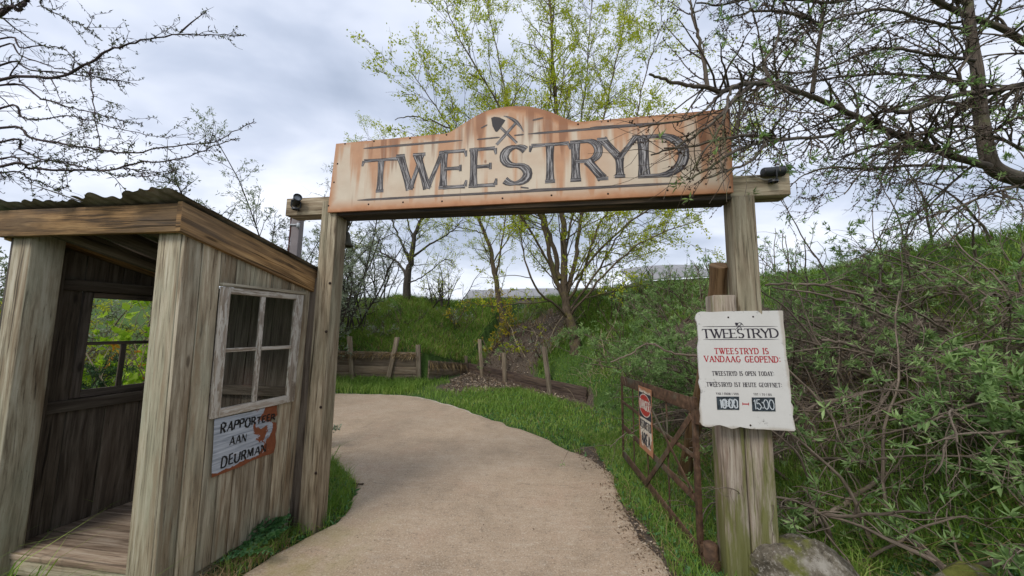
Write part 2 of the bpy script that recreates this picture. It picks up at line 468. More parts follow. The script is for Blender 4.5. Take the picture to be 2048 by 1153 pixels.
def iron_mat():
    mt, t = new_mat('rusty_wrought_iron')
    P = t.pos()
    n = t.noise(P, 22, 5, 0.65); n2 = t.noise(P, 3.5, 4, 0.6)
    col = t.ramp(n, [(0.3, (0.038, 0.022, 0.014)), (0.55, (0.105, 0.06, 0.036)), (0.72, (0.18, 0.11, 0.07))])
    col = t.mix(t.smooth(n2, 0.52, 0.68), col, (0.11, 0.10, 0.07))
    finish(t, col, 0.8, n, 0.4, 0.002, 0.1)
    return mt
M['iron'] = iron_mat()

def danger_mat():
    mt, t = new_mat('rust_bitten_enamel')
    uv = t.uv(); u, v, _ = t.sep(uv)
    n = t.noise(uv, 9, 6, 0.65)
    col = t.mix(t.noise(uv, 20, 4), (0.52, 0.45, 0.36), (0.66, 0.61, 0.52))
    e = t.smooth(t.m('MINIMUM', t.m('MINIMUM', u, t.m('SUBTRACT', 0.335, u)), t.m('MINIMUM', v, t.m('SUBTRACT', 0.62, v))), 0.06, 0.0)
    k = t.smooth(t.m('ADD', n, t.m('ADD', t.m('MULTIPLY', e, 0.28), t.m('MULTIPLY', t.smooth(v, 0.2, 0.0), 0.15))), 0.55, 0.68)
    col = t.mix(t.m('MULTIPLY', k, 0.9), col, t.mix(t.noise(uv, 35, 4), (0.20, 0.06, 0.02), (0.48, 0.20, 0.09)))
    finish(t, col, 0.5)
    return mt
M['danger'] = danger_mat()
M['danger_red'] = plain('worn_red_enamel', (0.40, 0.04, 0.035), 0.5, 0, 0.4, 25)
M['danger_white'] = plain('worn_white_enamel', (0.60, 0.50, 0.44), 0.5, 0, 0.25, 25)
M['danger_black'] = plain('worn_black_enamel', (0.035, 0.035, 0.045), 0.6, 0, 0.6, 25)

def notice_mat():
    mt, t = new_mat('weathered_white_board')
    uv = t.uv(); u, v, _ = t.sep(uv)
    n = t.noise(uv, 5, 6, 0.65); f = t.noise(t.mul(uv, (1, 1, 1), (7, 2, 0)), 28, 6, 0.7)
    col = t.mix(n, (0.50, 0.48, 0.45), (0.64, 0.625, 0.60))
    lv = t.noise(t.comb(t.m('MULTIPLY', u, 3.0), t.m('MULTIPLY', v, 160.0), 0), 1.0, 2)
    col = t.mix(t.m('MULTIPLY', lv, 0.18), col, (0.42, 0.40, 0.37))
    cl = t.noise(t.comb(u, v, 3.0), 4.0, 3, 0.5)
    e = t.m('MINIMUM', t.m('MINIMUM', u, t.m('SUBTRACT', 0.60, u)), t.m('MINIMUM', v, t.m('SUBTRACT', 0.80, v)))
    k = t.m('MULTIPLY', t.smooth(f, 0.55, 0.66), t.smooth(t.m('ADD', cl, t.m('MULTIPLY', t.smooth(e, 0.13, 0.0), 0.17)), 0.60, 0.72))
    col = t.mix(t.m('MULTIPLY', k, 0.8), col, (0.10, 0.09, 0.08))
    rim = t.smooth(t.m('ADD', e, t.m('MULTIPLY', t.m('SUBTRACT', n, 0.5), 0.06)), 0.025, 0.004)
    col = t.mix(t.m('MULTIPLY', rim, 0.55), col, (0.30, 0.24, 0.17))
    finish(t, col, 0.75)
    return mt
M['notice'] = notice_mat()
def slate_mat():
    mt, t = new_mat('smeared_slate')
    n = t.noise(t.uv(), 26, 6, 0.7)
    col = t.ramp(n, [(0.45, (0.014, 0.018, 0.022)), (0.66, (0.05, 0.065, 0.08)), (0.82, (0.25, 0.28, 0.3))])
    finish(t, col, 0.5); return mt
M['slate'] = slate_mat()
M['chalk'] = plain('chalk', (0.47, 0.50, 0.52), 0.9, 0, 0.3, 90)

def leaf(name, a, b, c, trans=0.35, rough=0.55):
    mt, t = new_mat(name)
    r = t.attr()
    P = t.pos()
    n = t.noise(P, 1.6, 3)
    col = t.ramp(t.m('ADD', t.m('MULTIPLY', r, 0.65), t.m('MULTIPLY', n, 0.35)), [(0.15, a), (0.5, b), (0.85, c)])
    bs = t.node('ShaderNodeBsdfPrincipled'); t._set(bs.inputs['Base Color'], col); bs.inputs['Roughness'].default_value = rough
    bs.inputs['Specular IOR Level'].default_value = 0.25
    tr = t.node('ShaderNodeBsdfTranslucent'); t._set(tr.inputs[0], t.mix(0.5, col, t.mix(1.0, col, (1.3, 1.35, 0.5), 'MULTIPLY')))
    mx = t.node('ShaderNodeMixShader'); mx.inputs[0].default_value = trans
    t.l.new(bs.outputs[0], mx.inputs[1]); t.l.new(tr.outputs[0], mx.inputs[2])
    o = t.node('ShaderNodeOutputMaterial'); t.l.new(mx.outputs[0], o.inputs[0])
    return mt
M['grass'] = leaf('grass_blades', (0.065, 0.125, 0.02), (0.175, 0.30, 0.048), (0.40, 0.46, 0.13))
M['grass_dry'] = leaf('dry_grass', (0.20, 0.13, 0.06), (0.34, 0.24, 0.12), (0.46, 0.36, 0.20), 0.2)
M['leaf_yellow'] = leaf('spring_leaf_yellow_green', (0.20, 0.27, 0.02), (0.42, 0.48, 0.035), (0.62, 0.58, 0.06), 0.55)
M['leaf_gold'] = leaf('golden_leaf', (0.25, 0.22, 0.02), (0.42, 0.34, 0.03), (0.50, 0.36, 0.06), 0.4)
M['leaf_buck'] = leaf('narrow_grey_green_leaf', (0.10, 0.17, 0.06), (0.23, 0.36, 0.135), (0.44, 0.58, 0.26), 0.45)
M['leaf_silver'] = leaf('silver_leaf', (0.16, 0.20, 0.13), (0.27, 0.32, 0.23), (0.42, 0.47, 0.38), 0.3)
M['leaf_dark'] = leaf('dark_olive_leaf', (0.05, 0.065, 0.03), (0.10, 0.12, 0.06), (0.17, 0.18, 0.09), 0.3)
M['leaf_lime'] = leaf('lime_leaf', (0.16, 0.30, 0.02), (0.32, 0.50, 0.035), (0.48, 0.62, 0.08), 0.5)
M['leaf_weed'] = leaf('blue_green_weed_leaf', (0.04, 0.12, 0.04), (0.10, 0.24, 0.09), (0.20, 0.37, 0.17), 0.35)
M['leaf_pine'] = leaf('dark_needle', (0.015, 0.04, 0.015), (0.035, 0.08, 0.035), (0.07, 0.12, 0.06), 0.2)
M['leaf_orange'] = leaf('orange_leaf', (0.30, 0.12, 0.02), (0.45, 0.20, 0.02), (0.5, 0.32, 0.05), 0.4)
M['litter'] = leaf('dead_leaf', (0.08, 0.05, 0.03), (0.20, 0.14, 0.09), (0.48, 0.40, 0.31), 0.05)

def bark(name, a, b, c, lich=None, furrow=30):
    mt, t = new_mat(name)
    uv = t.uv(); P = t.pos()
    n = t.noise(t.mul(uv, (5, furrow, 1)), 1.0, 5, 0.65)
    n2 = t.noise(P, 5, 4, 0.6)
    col = t.ramp(n, [(0.32, a), (0.5, b), (0.68, c)])
    if lich: col = t.mix(t.m('MULTIPLY', t.smooth(n2, 0.52, 0.68), 0.7), col, lich)
    finish(t, col, 0.9, n, 0.8, 0.012)
    return mt
M['bark_thorn'] = bark('thorn_bark', (0.035, 0.024, 0.025), (0.07, 0.048, 0.048), (0.12, 0.085, 0.08))
M['bark_tan'] = bark('furrowed_tan_bark', (0.03, 0.022, 0.015), (0.10, 0.072, 0.047), (0.20, 0.155, 0.105), (0.15, 0.135, 0.03), 60)
M['bark_dark'] = bark('dark_bark', (0.022, 0.018, 0.015), (0.05, 0.042, 0.034), (0.09, 0.078, 0.062))
M['bark_big'] = bark('lichen_bark', (0.05, 0.038, 0.03), (0.105, 0.082, 0.064), (0.18, 0.145, 0.115), (0.12, 0.125, 0.055))
M['twig_brown'] = bark('brown_twig', (0.06, 0.038, 0.03), (0.115, 0.075, 0.058), (0.18, 0.125, 0.098))
M['twig_grey'] = bark('grey_brown_stem', (0.08, 0.06, 0.046), (0.17, 0.132, 0.10), (0.29, 0.235, 0.185))
M['straw'] = bark('pale_stalk', (0.25, 0.19, 0.12), (0.40, 0.32, 0.21), (0.52, 0.44, 0.31))

def stone(name, moss_amt, base=((0.05, 0.042, 0.03), (0.135, 0.115, 0.085), (0.30, 0.275, 0.235))):
    mt, t = new_mat(name)
    P = t.pos()
    n = t.noise(P, 7, 7, 0.65); v = t.vor(P, 26)
    col = t.ramp(n, [(0.35, base[0]), (0.52, base[1]), (0.66, base[2])])
    fine = t.noise(P, 42, 5, 0.75)
    col = t.mix(t.smooth(fine, 0.52, 0.62), col, t.mix(0.75, col, base[2]))
    col = t.mix(t.smooth(fine, 0.44, 0.34), col, base[0])
    nz = t.sep(t.node('ShaderNodeNewGeometry').outputs['Normal'])[2]
    mk = t.smooth(t.m('ADD', t.noise(P, 5.0, 5, 0.6), moss_amt), 0.62, 0.75)
    col = t.mix(mk, col, t.mix(fine, (0.045, 0.055, 0.012), (0.17, 0.17, 0.035)))
    h = t.m('ADD', n, t.m('MULTIPLY', fine, 0.3))
    finish(t, col, 0.92, h, 0.9, 0.02)
    return mt
M['stone'] = stone('lichen_boulder', 0.10)
M['moss_stone'] = stone('moss_boulder', 0.28)

def path_mat():
    mt, t = new_mat('sandy_concrete')
    P = t.pos()
    n = t.noise(P, 0.9, 4, 0.55); n2 = t.noise(P, 5, 5, 0.6); gr = t.noise(P, 85, 4, 0.8); g2 = t.noise(P, 30, 5, 0.75)
    col = t.ramp(t.m('ADD', t.m('MULTIPLY', n, 0.65), t.m('MULTIPLY', n2, 0.35)), [(0.36, (0.285, 0.212, 0.145)), (0.5, (0.368, 0.272, 0.186)), (0.64, (0.42, 0.325, 0.235))])
    pink = t.smooth(t.noise(t.mul(P, (1, 1, 1), (4, 9, 0)), 1.7, 3), 0.52, 0.7)
    col = t.mix(t.m('MULTIPLY', pink, 0.35), col, (0.40, 0.265, 0.18))
    col = t.mix(t.smooth(gr, 0.54, 0.64), col, t.mix(0.7, col, (0.56, 0.50, 0.41)))
    col = t.mix(t.m('MULTIPLY', t.smooth(gr, 0.45, 0.36), 0.75), col, (0.15, 0.115, 0.08))
    col = t.mix(t.m('MULTIPLY', t.smooth(g2, 0.46, 0.34), 0.5), col, (0.17, 0.13, 0.095))
    sc = t.noise(t.mul(P, (1, 3.5, 1), (1, 7, 0)), 6.0, 6, 0.7)
    col = t.mix(t.m('MULTIPLY', t.smooth(sc, 0.52, 0.70), 0.4), col, (0.48, 0.41, 0.32))
    col = t.mix(t.m('MULTIPLY', t.smooth(sc, 0.45, 0.30), 0.35), col, (0.19, 0.145, 0.105))
    # pale cement rim, algae by the booth, thin cracks
    e = t.attr()
    col = t.mix(t.m('MULTIPLY', t.smooth(t.m('ADD', e, t.m('MULTIPLY', n2, 0.45)), 0.80, 1.15), 0.8), col, (0.54, 0.49, 0.41))
    xx, yy, _ = t.sep(P)
    al = t.m('MULTIPLY', t.smooth(xx, -0.7, -1.5), t.smooth(yy, 3.6, 2.6))
    al = t.m('MULTIPLY', al, t.smooth(n2, 0.35, 0.7))
    col = t.mix(t.m('MULTIPLY', al, 0.6), col, (0.24, 0.20, 0.06))
    wv = t.m('ADD', yy, t.m('MULTIPLY', t.noise(t.mul(P, (1, 0.2, 1)), 2.6, 5, 0.6), 0.55))
    ck = t.m('ABSOLUTE', t.m('SUBTRACT', wv, 4.02))
    ckm = t.m('MULTIPLY', t.smooth(ck, 0.010, 0.002), t.smooth(t.noise(P, 4.0, 3), 0.44, 0.56))
    col = t.mix(t.m('MULTIPLY', ckm, 0.45), col, (0.13, 0.10, 0.07))
    finish(t, col, 0.9, t.m('ADD', gr, t.m('MULTIPLY', g2, 1.0)), 0.5, 0.004)
    return mt
M['path'] = path_mat()

def soil_mat():
    mt, t = new_mat('soil_and_thatch')
    P = t.pos(); r = t.attr()
    n = t.noise(P, 2.2, 6, 0.65); f = t.noise(P, 28, 5, 0.7)
    soil = t.ramp(f, [(0.3, (0.035, 0.026, 0.02)), (0.5, (0.085, 0.064, 0.048)), (0.68, (0.16, 0.125, 0.095)), (0.8, (0.30, 0.25, 0.20))])
    green = t.ramp(f, [(0.3, (0.025, 0.05, 0.01)), (0.6, (0.06, 0.115, 0.02)), (0.8, (0.115, 0.155, 0.04))])
    k = t.smooth(t.m('ADD', r, t.m('MULTIPLY', t.m('SUBTRACT', n, 0.5), 0.8)), 0.35, 0.6)
    col = t.mix(k, soil, green)
    finish(t, col, 0.95, f, 0.8, 0.03)
    return mt
M['soil'] = soil_mat()
def far_roof():
    mt, t = new_mat('pale_roof_sheet'); P = t.pos(); x, y, z = t.sep(P)
    n = t.noise(P, 0.6, 5, 0.6); seam = t.smooth(t.m('ABSOLUTE', t.m('SUBTRACT', t.m('FRACT', t.m('MULTIPLY', x, 0.9)), 0.5)), 0.07, 0.03)
    col = t.mix(n, (0.19, 0.19, 0.20), (0.31, 0.31, 0.32)); col = t.mix(t.m('MULTIPLY', seam, 0.5), col, (0.12, 0.12, 0.125))
    finish(t, col, 0.7); return mt
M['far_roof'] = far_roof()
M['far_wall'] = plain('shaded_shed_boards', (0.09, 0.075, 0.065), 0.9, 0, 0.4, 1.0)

def glass_mat():
    mt, t = new_mat('old_window_glass')
    tr = t.node('ShaderNodeBsdfTransparent'); tr.inputs[0].default_value = (0.88, 0.9, 0.88, 1)
    gl = t.node('ShaderNodeBsdfGlossy'); gl.inputs['Roughness'].default_value = 0.08
    n = t.noise(t.pos(), 3, 3)
    mx = t.node('ShaderNodeMixShader'); t._set(mx.inputs[0], t.m('ADD', 0.02, t.m('MULTIPLY', n, 0.04)))
    t.l.new(tr.outputs[0], mx.inputs[1]); t.l.new(gl.outputs[0], mx.inputs[2])
    o = t.node('ShaderNodeOutputMaterial'); t.l.new(mx.outputs[0], o.inputs[0])
    return mt
M['glass'] = glass_mat()


# ------------------------------------------------------------------ terrain
def _hash(ix, iy, seed):
    h = np.sin(ix * 127.1 + iy * 311.7 + seed * 74.7) * 43758.5453
    return h - np.floor(h)

def vn(x, y, scale=1.0, seed=0, octs=3):
    """value noise 0..1"""
    x = np.asarray(x, float) * scale; y = np.asarray(y, float) * scale
    tot = 0.0; amp = 0.5; nrm = 0.0
    for o in range(octs):
        ix = np.floor(x); iy = np.floor(y); fx = x - ix; fy = y - iy
        fx = fx * fx * (3 - 2 * fx); fy = fy * fy * (3 - 2 * fy)
        a = _hash(ix, iy, seed + o); b = _hash(ix + 1, iy, seed + o); c = _hash(ix, iy + 1, seed + o); e = _hash(ix + 1, iy + 1, seed + o)
        tot = tot + amp * ((a * (1 - fx) + b * fx) * (1 - fy) + (c * (1 - fx) + e * fx) * fy)
        nrm += amp; amp *= 0.5; x = x * 2.03 + 17; y = y * 2.03 + 9
    return tot / nrm

def sstep(t): t = np.clip(t, 0, 1); return t * t * (3 - 2 * t)

TOE = np.array([  # x, y, step at the toe, ridge height, run to the ridge
    (-60, 15, .7, 2.7, 5), (-5.4, 10.70, .86, 2.65, 5), (-2.45, 10.50, .80, 2.6, 5), (-1.55, 12.75, .30, 2.75, 3.6),
    (1.69, 7.91, .30, 2.95, 5.2), (2.45, 5.6, .05, 2.95, 5.2), (2.15, 4.0, 0, 2.65, 5.4), (2.25, 2.6, 0, 2.4, 5.6), (2.9, 0, 0, 2.3, 6), (3.2, -20, 0, 2.3, 6)])

def toe_dist(x, y):
    x = np.asarray(x, float); y = np.asarray(y, float)
    best = np.full(x.shape, 1e9); sgn = np.ones(x.shape); pr = np.zeros(x.shape + (3,))
    for i in range(len(TOE) - 1):
        a, b = TOE[i, :2], TOE[i + 1, :2]; ab = b - a
        t = np.clip(((x - a[0]) * ab[0] + (y - a[1]) * ab[1]) / (ab @ ab), 0, 1)
        dx = x - a[0] - t * ab[0]; dy = y - a[1] - t * ab[1]; dd = np.hypot(dx, dy)
        cr = ab[0] * (y - a[1]) - ab[1] * (x - a[0])
        k = dd < best - 1e-6
        best = np.where(k, dd, best); sgn = np.where(k, np.sign(cr), sgn)
        p = TOE[i, 2:] * (1 - t[..., None]) + TOE[i + 1, 2:] * t[..., None]
        pr = np.where(k[..., None], p, pr)
    return best * sgn, pr

def hgt(x, y):
    x = np.asarray(x, float); y = np.asarray(y, float)
    dd, pr = toe_dist(x, y)
    t = np.clip((dd - 0.06) / pr[..., 2], 0, 1)
    rise = 1 - (1 - t) ** 1.7
    step = pr[..., 0] * np.clip(dd / 0.06, 0, 1)
    z = np.where(dd > 0, step + (pr[..., 1] - pr[..., 0]) * rise, 0)
    bump = (vn(x, y, 1.1, 3) - 0.5) * 0.28 + (vn(x, y, 0.33, 8) - 0.5) * 0.5 * sstep(dd / 3)
    z = z + np.where(dd > 0, bump * sstep((dd - .05) / 0.8), 0)
    lb = sstep((-x - 4.2) / 3.2) * sstep((5.2 - y) / 1.6)          # low bank left of the booth
    z = z + 1.7 * lb
    far = sstep((np.hypot(x, y) - 30) / 60)
    return z * (1 - far) + far * (2.3 + (vn(x, y, 0.05, 5) - .5) * 1.5)

def hz1(x, y): return float(hgt(np.array([x]), np.array([y]))[0])

def hit(px, py, y0=2.0, y1=40.0):
    dr = ray(px, py)
    for Y in np.arange(y0, y1, 0.05):
        P = CAM + dr * (Y / dr[1])
        if P[2] <= hz1(P[0], P[1]): return P
    return CAM + dr * (y1 / dr[1])

def greenness(x, y):
    dd, pr = toe_dist(x, y)
    g = 0.72 + (vn(x, y, 0.8, 21) - 0.5) * 0.7
    # bare soil: the trampled corner between the two retaining walls and the slope above the right one
    g = g - 0.7 * np.exp(-(((x + 0.9) / 1.2) ** 2 + ((y - 10.6) / 1.5) ** 2))
    g = g - 1.0 * np.exp(-(((x - 0.4) / 1.2) ** 2 + ((y - 11.3) / 1.2) ** 2))
    g = g - 0.45 * np.exp(-(((x - 1.5) / .7) ** 2 + ((y - 12.2) / 1.4) ** 2))
    g = g - 0.55 * np.exp(-(((x + 1.2) / 0.8) ** 2 + ((y - 9.2) / .8) ** 2))
    fd = np.where((x > -1.6) & (x < 1.75), -dd, 9.0)
    g = g - 0.7 * np.exp(-((fd - .12) / .28) ** 2) * (dd < .02)
    g = g - 0.8 * np.exp(-(((x - 1.05) / 0.16) ** 2)) * (y < 5)
    g = g - 1.0 * sstep((x - 2.2) / 0.6) * sstep((2.9 - dd) / 0.8) * sstep((8.5 - y) / 1.0) * sstep((y - 2.3) / 0.8)
    return g

def axis(lo, f0, f1, hi, fine, coarse):
    a = list(np.arange(f0, f1, fine)); s = fine; v = f1
    while v < hi: a.append(v); s = min(s * 1.25, coarse); v += s
    a.append(hi); v = f0; s = fine; pre = []
    while v > lo:
        s = min(s * 1.25, coarse); v -= s; pre.append(max(v, lo))
    return np.array(pre[::-1] + a)

gx = axis(-400, -9, 10, 400, 0.13, 30); gy = axis(-60, 0.5, 19, 700, 0.13, 30)
X, Y = np.meshgrid(gx, gy); Z = hgt(X, Y)
mb = MB(); nx, ny = len(gx), len(gy)
i = np.arange(ny - 1)[:, None]; j = np.arange(nx - 1)[None]
mb.add(np.stack([X, Y, Z], -1).reshape(-1, 3), np.stack([i * nx + j, i * nx + j + 1, (i + 1) * nx + j + 1, (i + 1) * nx + j], -1).reshape(-1, 4), None, greenness(X, Y).ravel())
tag(mb.build('ground', M['soil'], smooth=True), None, None, kind='structure')

# ------------------------------------------------------------------ path
def resample(p, n):
    p = np.asarray(p, float); L = np.concatenate([[0], np.cumsum(np.linalg.norm(np.diff(p, axis=0), axis=1))])
    q = np.linspace(0, L[-1], n)
    return np.stack([np.interp(q, L, p[:, k]) for k in range(p.shape[1])], -1)

def catmull(p, n=6):
    p = np.asarray(p, float)
    if len(p) < 3: return resample(p, n + 1)
    e = np.concatenate([[2 * p[0] - p[1]], p, [2 * p[-1] - p[-2]]]); out = []
    for a in range(len(p) - 1):
        p0, p1, p2, p3 = e[a:a + 4]
        for t in np.arange(n) / n:
            out.append(.5 * ((2 * p1) + (-p0 + p2) * t + (2 * p0 - 5 * p1 + 4 * p2 - p3) * t * t + (-p0 + 3 * p1 - 3 * p2 + p3) * t ** 3))
    out.append(p[-1]); return np.array(out)

zp = lambda a, b: list(at_z(a, b)[:2])
Redge = catmull([(1.25, -4), (1.15, 0), (1.08, 1.6), (1.05, 2.49), zp(1300, 1100), (1.03, 3.4), zp(1205, 935), zp(1130, 898), zp(1063, 868), zp(1003, 847), zp(942, 825), zp(890, 808), zp(839, 795), zp(760, 790), zp(650, 788), (-7, 8.4), (-11, 8.2)])
Ledge = catmull([(-1.9, -4), (-1.8, 0), (-1.72, 1.6), (-1.70, 2.43), (-1.50, 2.86), (-1.40, 3.15), (-1.52, 3.7), (-1.85, 4.15), (-2.35, 4.55), (-3.4, 5.0), (-5.5, 5.3), (-11, 5.3)])
NS, NC = 260, 34
Re, Le = resample(Redge, NS), resample(Ledge, NS)
jit = lambda n, s: (vn(np.arange(n) * 0.31, np.zeros(n), 1.0, s, 4) - .5)[:, None] * 0.14
dirv = (Re - Le) / np.linalg.norm(Re - Le, axis=1, keepdims=True)
Re = Re + dirv * jit(NS, 4); Le = Le + dirv * jit(NS, 6)
tc = np.linspace(0, 1, NC); tc = 0.5 - 0.5 * np.cos(np.pi * tc)
PV = Le[:, None] * (1 - tc)[None, :, None] + Re[:, None] * tc[None, :, None]
wd = np.linalg.norm(Re - Le, axis=1)[:, None]
edge_d = np.minimum(1 - tc, tc * 2.5)[None] * wd
PZ = 0.014 + 0.0 * edge_d - 0.012 * np.clip(1 - edge_d / 0.05, 0, 1)
mb = MB(); i = np.arange(NS - 1)[:, None]; j = np.arange(NC - 1)[None]
rim = np.clip(1 - edge_d / 0.28, 0, 1)
rim = rim * (0.55 + 0.45 * sstep((Le[:, 1] - 3.0) / 2.5))[:, None]
mb.add(np.concatenate([PV, PZ[..., None]], -1).reshape(-1, 3), np.stack([i * NC + j, i * NC + j + 1, (i + 1) * NC + j + 1, (i + 1) * NC + j], -1).reshape(-1, 4), None, rim.ravel())
tag(mb.build('path', M['path'], smooth=True), None, None, kind='structure')
PATH_POLY = np.concatenate([Re, Le[::-1]])

def inside(x, y, poly):
    c = np.zeros(len(x), bool); n = len(poly)
    for a in range(n):
        x0, y0 = poly[a]; x1, y1 = poly[(a + 1) % n]
        k = ((y0 > y) != (y1 > y)) & (x < (x1 - x0) * (y - y0) / (y1 - y0 + 1e-12) + x0)
        c ^= k
    return c

# ------------------------------------------------------------------ lettering
def arc(cx, cy, rx, ry, a0, a1, n=12):
    t = np.radians(np.linspace(a0, a1, n)); return [(cx + rx * math.cos(q), cy + ry * math.sin(q)) for q in t]

_bowl = lambda x, y0, y1, r: [(0, y1)] + arc(x, (y0 + y1) / 2, r, (y1 - y0) / 2, 90, -90) + [(0, y0)]
GL = {
    'A': (.86, [[(0, 0), (.43, 1)], [(.43, 1), (.86, 0)], [(.17, .34), (.69, .34)]]),
    'B': (.66, [[(0, 0), (0, 1)], _bowl(.3, .52, 1, .26), _bowl(.34, 0, .52, .3)]),
    'C': (.78, [arc(.42, .5, .42, .5, 45, 315, 20)]),
    'D': (.80, [[(0, 0), (0, 1)], _bowl(.3, 0, 1, .5)]),
    'E': (.60, [[(0, 0), (0, 1)], [(0, 1), (.58, 1)], [(0, .52), (.46, .52)], [(0, 0), (.60, 0)]]),
    'F': (.58, [[(0, 0), (0, 1)], [(0, 1), (.58, 1)], [(0, .52), (.44, .52)]]),
    'G': (.82, [arc(.42, .5, .42, .5, 45, 325, 20), [(.78, .22), (.78, .45)], [(.52, .45), (.86, .45)]]),
    'H': (.76, [[(0, 0), (0, 1)], [(.76, 0), (.76, 1)], [(0, .52), (.76, .52)]]),
    'I': (.06, [[(.03, 0), (.03, 1)]]),
    'M': (.96, [[(.04, 0), (.08, 1)], [(.08, 1), (.48, .12)], [(.48, .12), (.88, 1)], [(.88, 1), (.92, 0)]]),
    'N': (.80, [[(0, 0), (0, 1)], [(0, 1), (.80, 0)], [(.80, 0), (.80, 1)]]),
    'O': (.88, [arc(.44, .5, .44, .5, 90, 450, 25)]),
    'P': (.64, [[(0, 0), (0, 1)], _bowl(.34, .46, 1, .3)]),
    'R': (.74, [[(0, 0), (0, 1)], _bowl(.34, .48, 1, .3), [(.34, .48), (.74, 0)]]),
    'S': (.62, [arc(.32, .745, .28, .255, 35, 270, 14) + arc(.31, .245, .30, .245, 90, -145, 14)[1:]]),
    'T': (.80, [[(.40, 0), (.40, 1)], [(0, 1), (.80, 1)]]),
    'U': (.78, [[(0, 1), (0, .38)] + arc(.39, .38, .39, .38, 180, 360, 14) + [(.78, 1)]]),
    'V': (.84, [[(0, 1), (.42, 0)], [(.42, 0), (.84, 1)]]),
    'W': (1.22, [[(0, 1), (.33, 0)], [(.33, 0), (.64, 1)], [(.50, 1), (.83, 0)], [(.83, 0), (1.22, 1)]]),
    'Y': (.80, [[(0, 1), (.40, .48)], [(.40, .48), (.80, 1)], [(.40, 0), (.40, .48)]]),
    '0': (.62, [arc(.31, .5, .31, .5, 90, 450, 21)]), '1': (.2, [[(.0, .8), (.16, 1), (.16, 0)]]),
    '5': (.6, [[(.55, 1), (.1, 1), (.06, .58)] + arc(.27, .31, .32, .31, 110, -150, 14)]),
    ':': (.1, [[(.05, .12), (.05, .26)], [(.05, .66), (.05, .80)]]), '|': (.04, [[(.02, -.05), (.02, 1.1)]]),
    '-': (.4, [[(0, .5), (.4, .5)]]), ' ': (.42, []),
}
THIN_UP = {('A', 0), ('V', 1), ('W', 1), ('W', 3), ('Y', 1), ('M', 0), ('N', 0), ('N', 2), ('U', 9)}

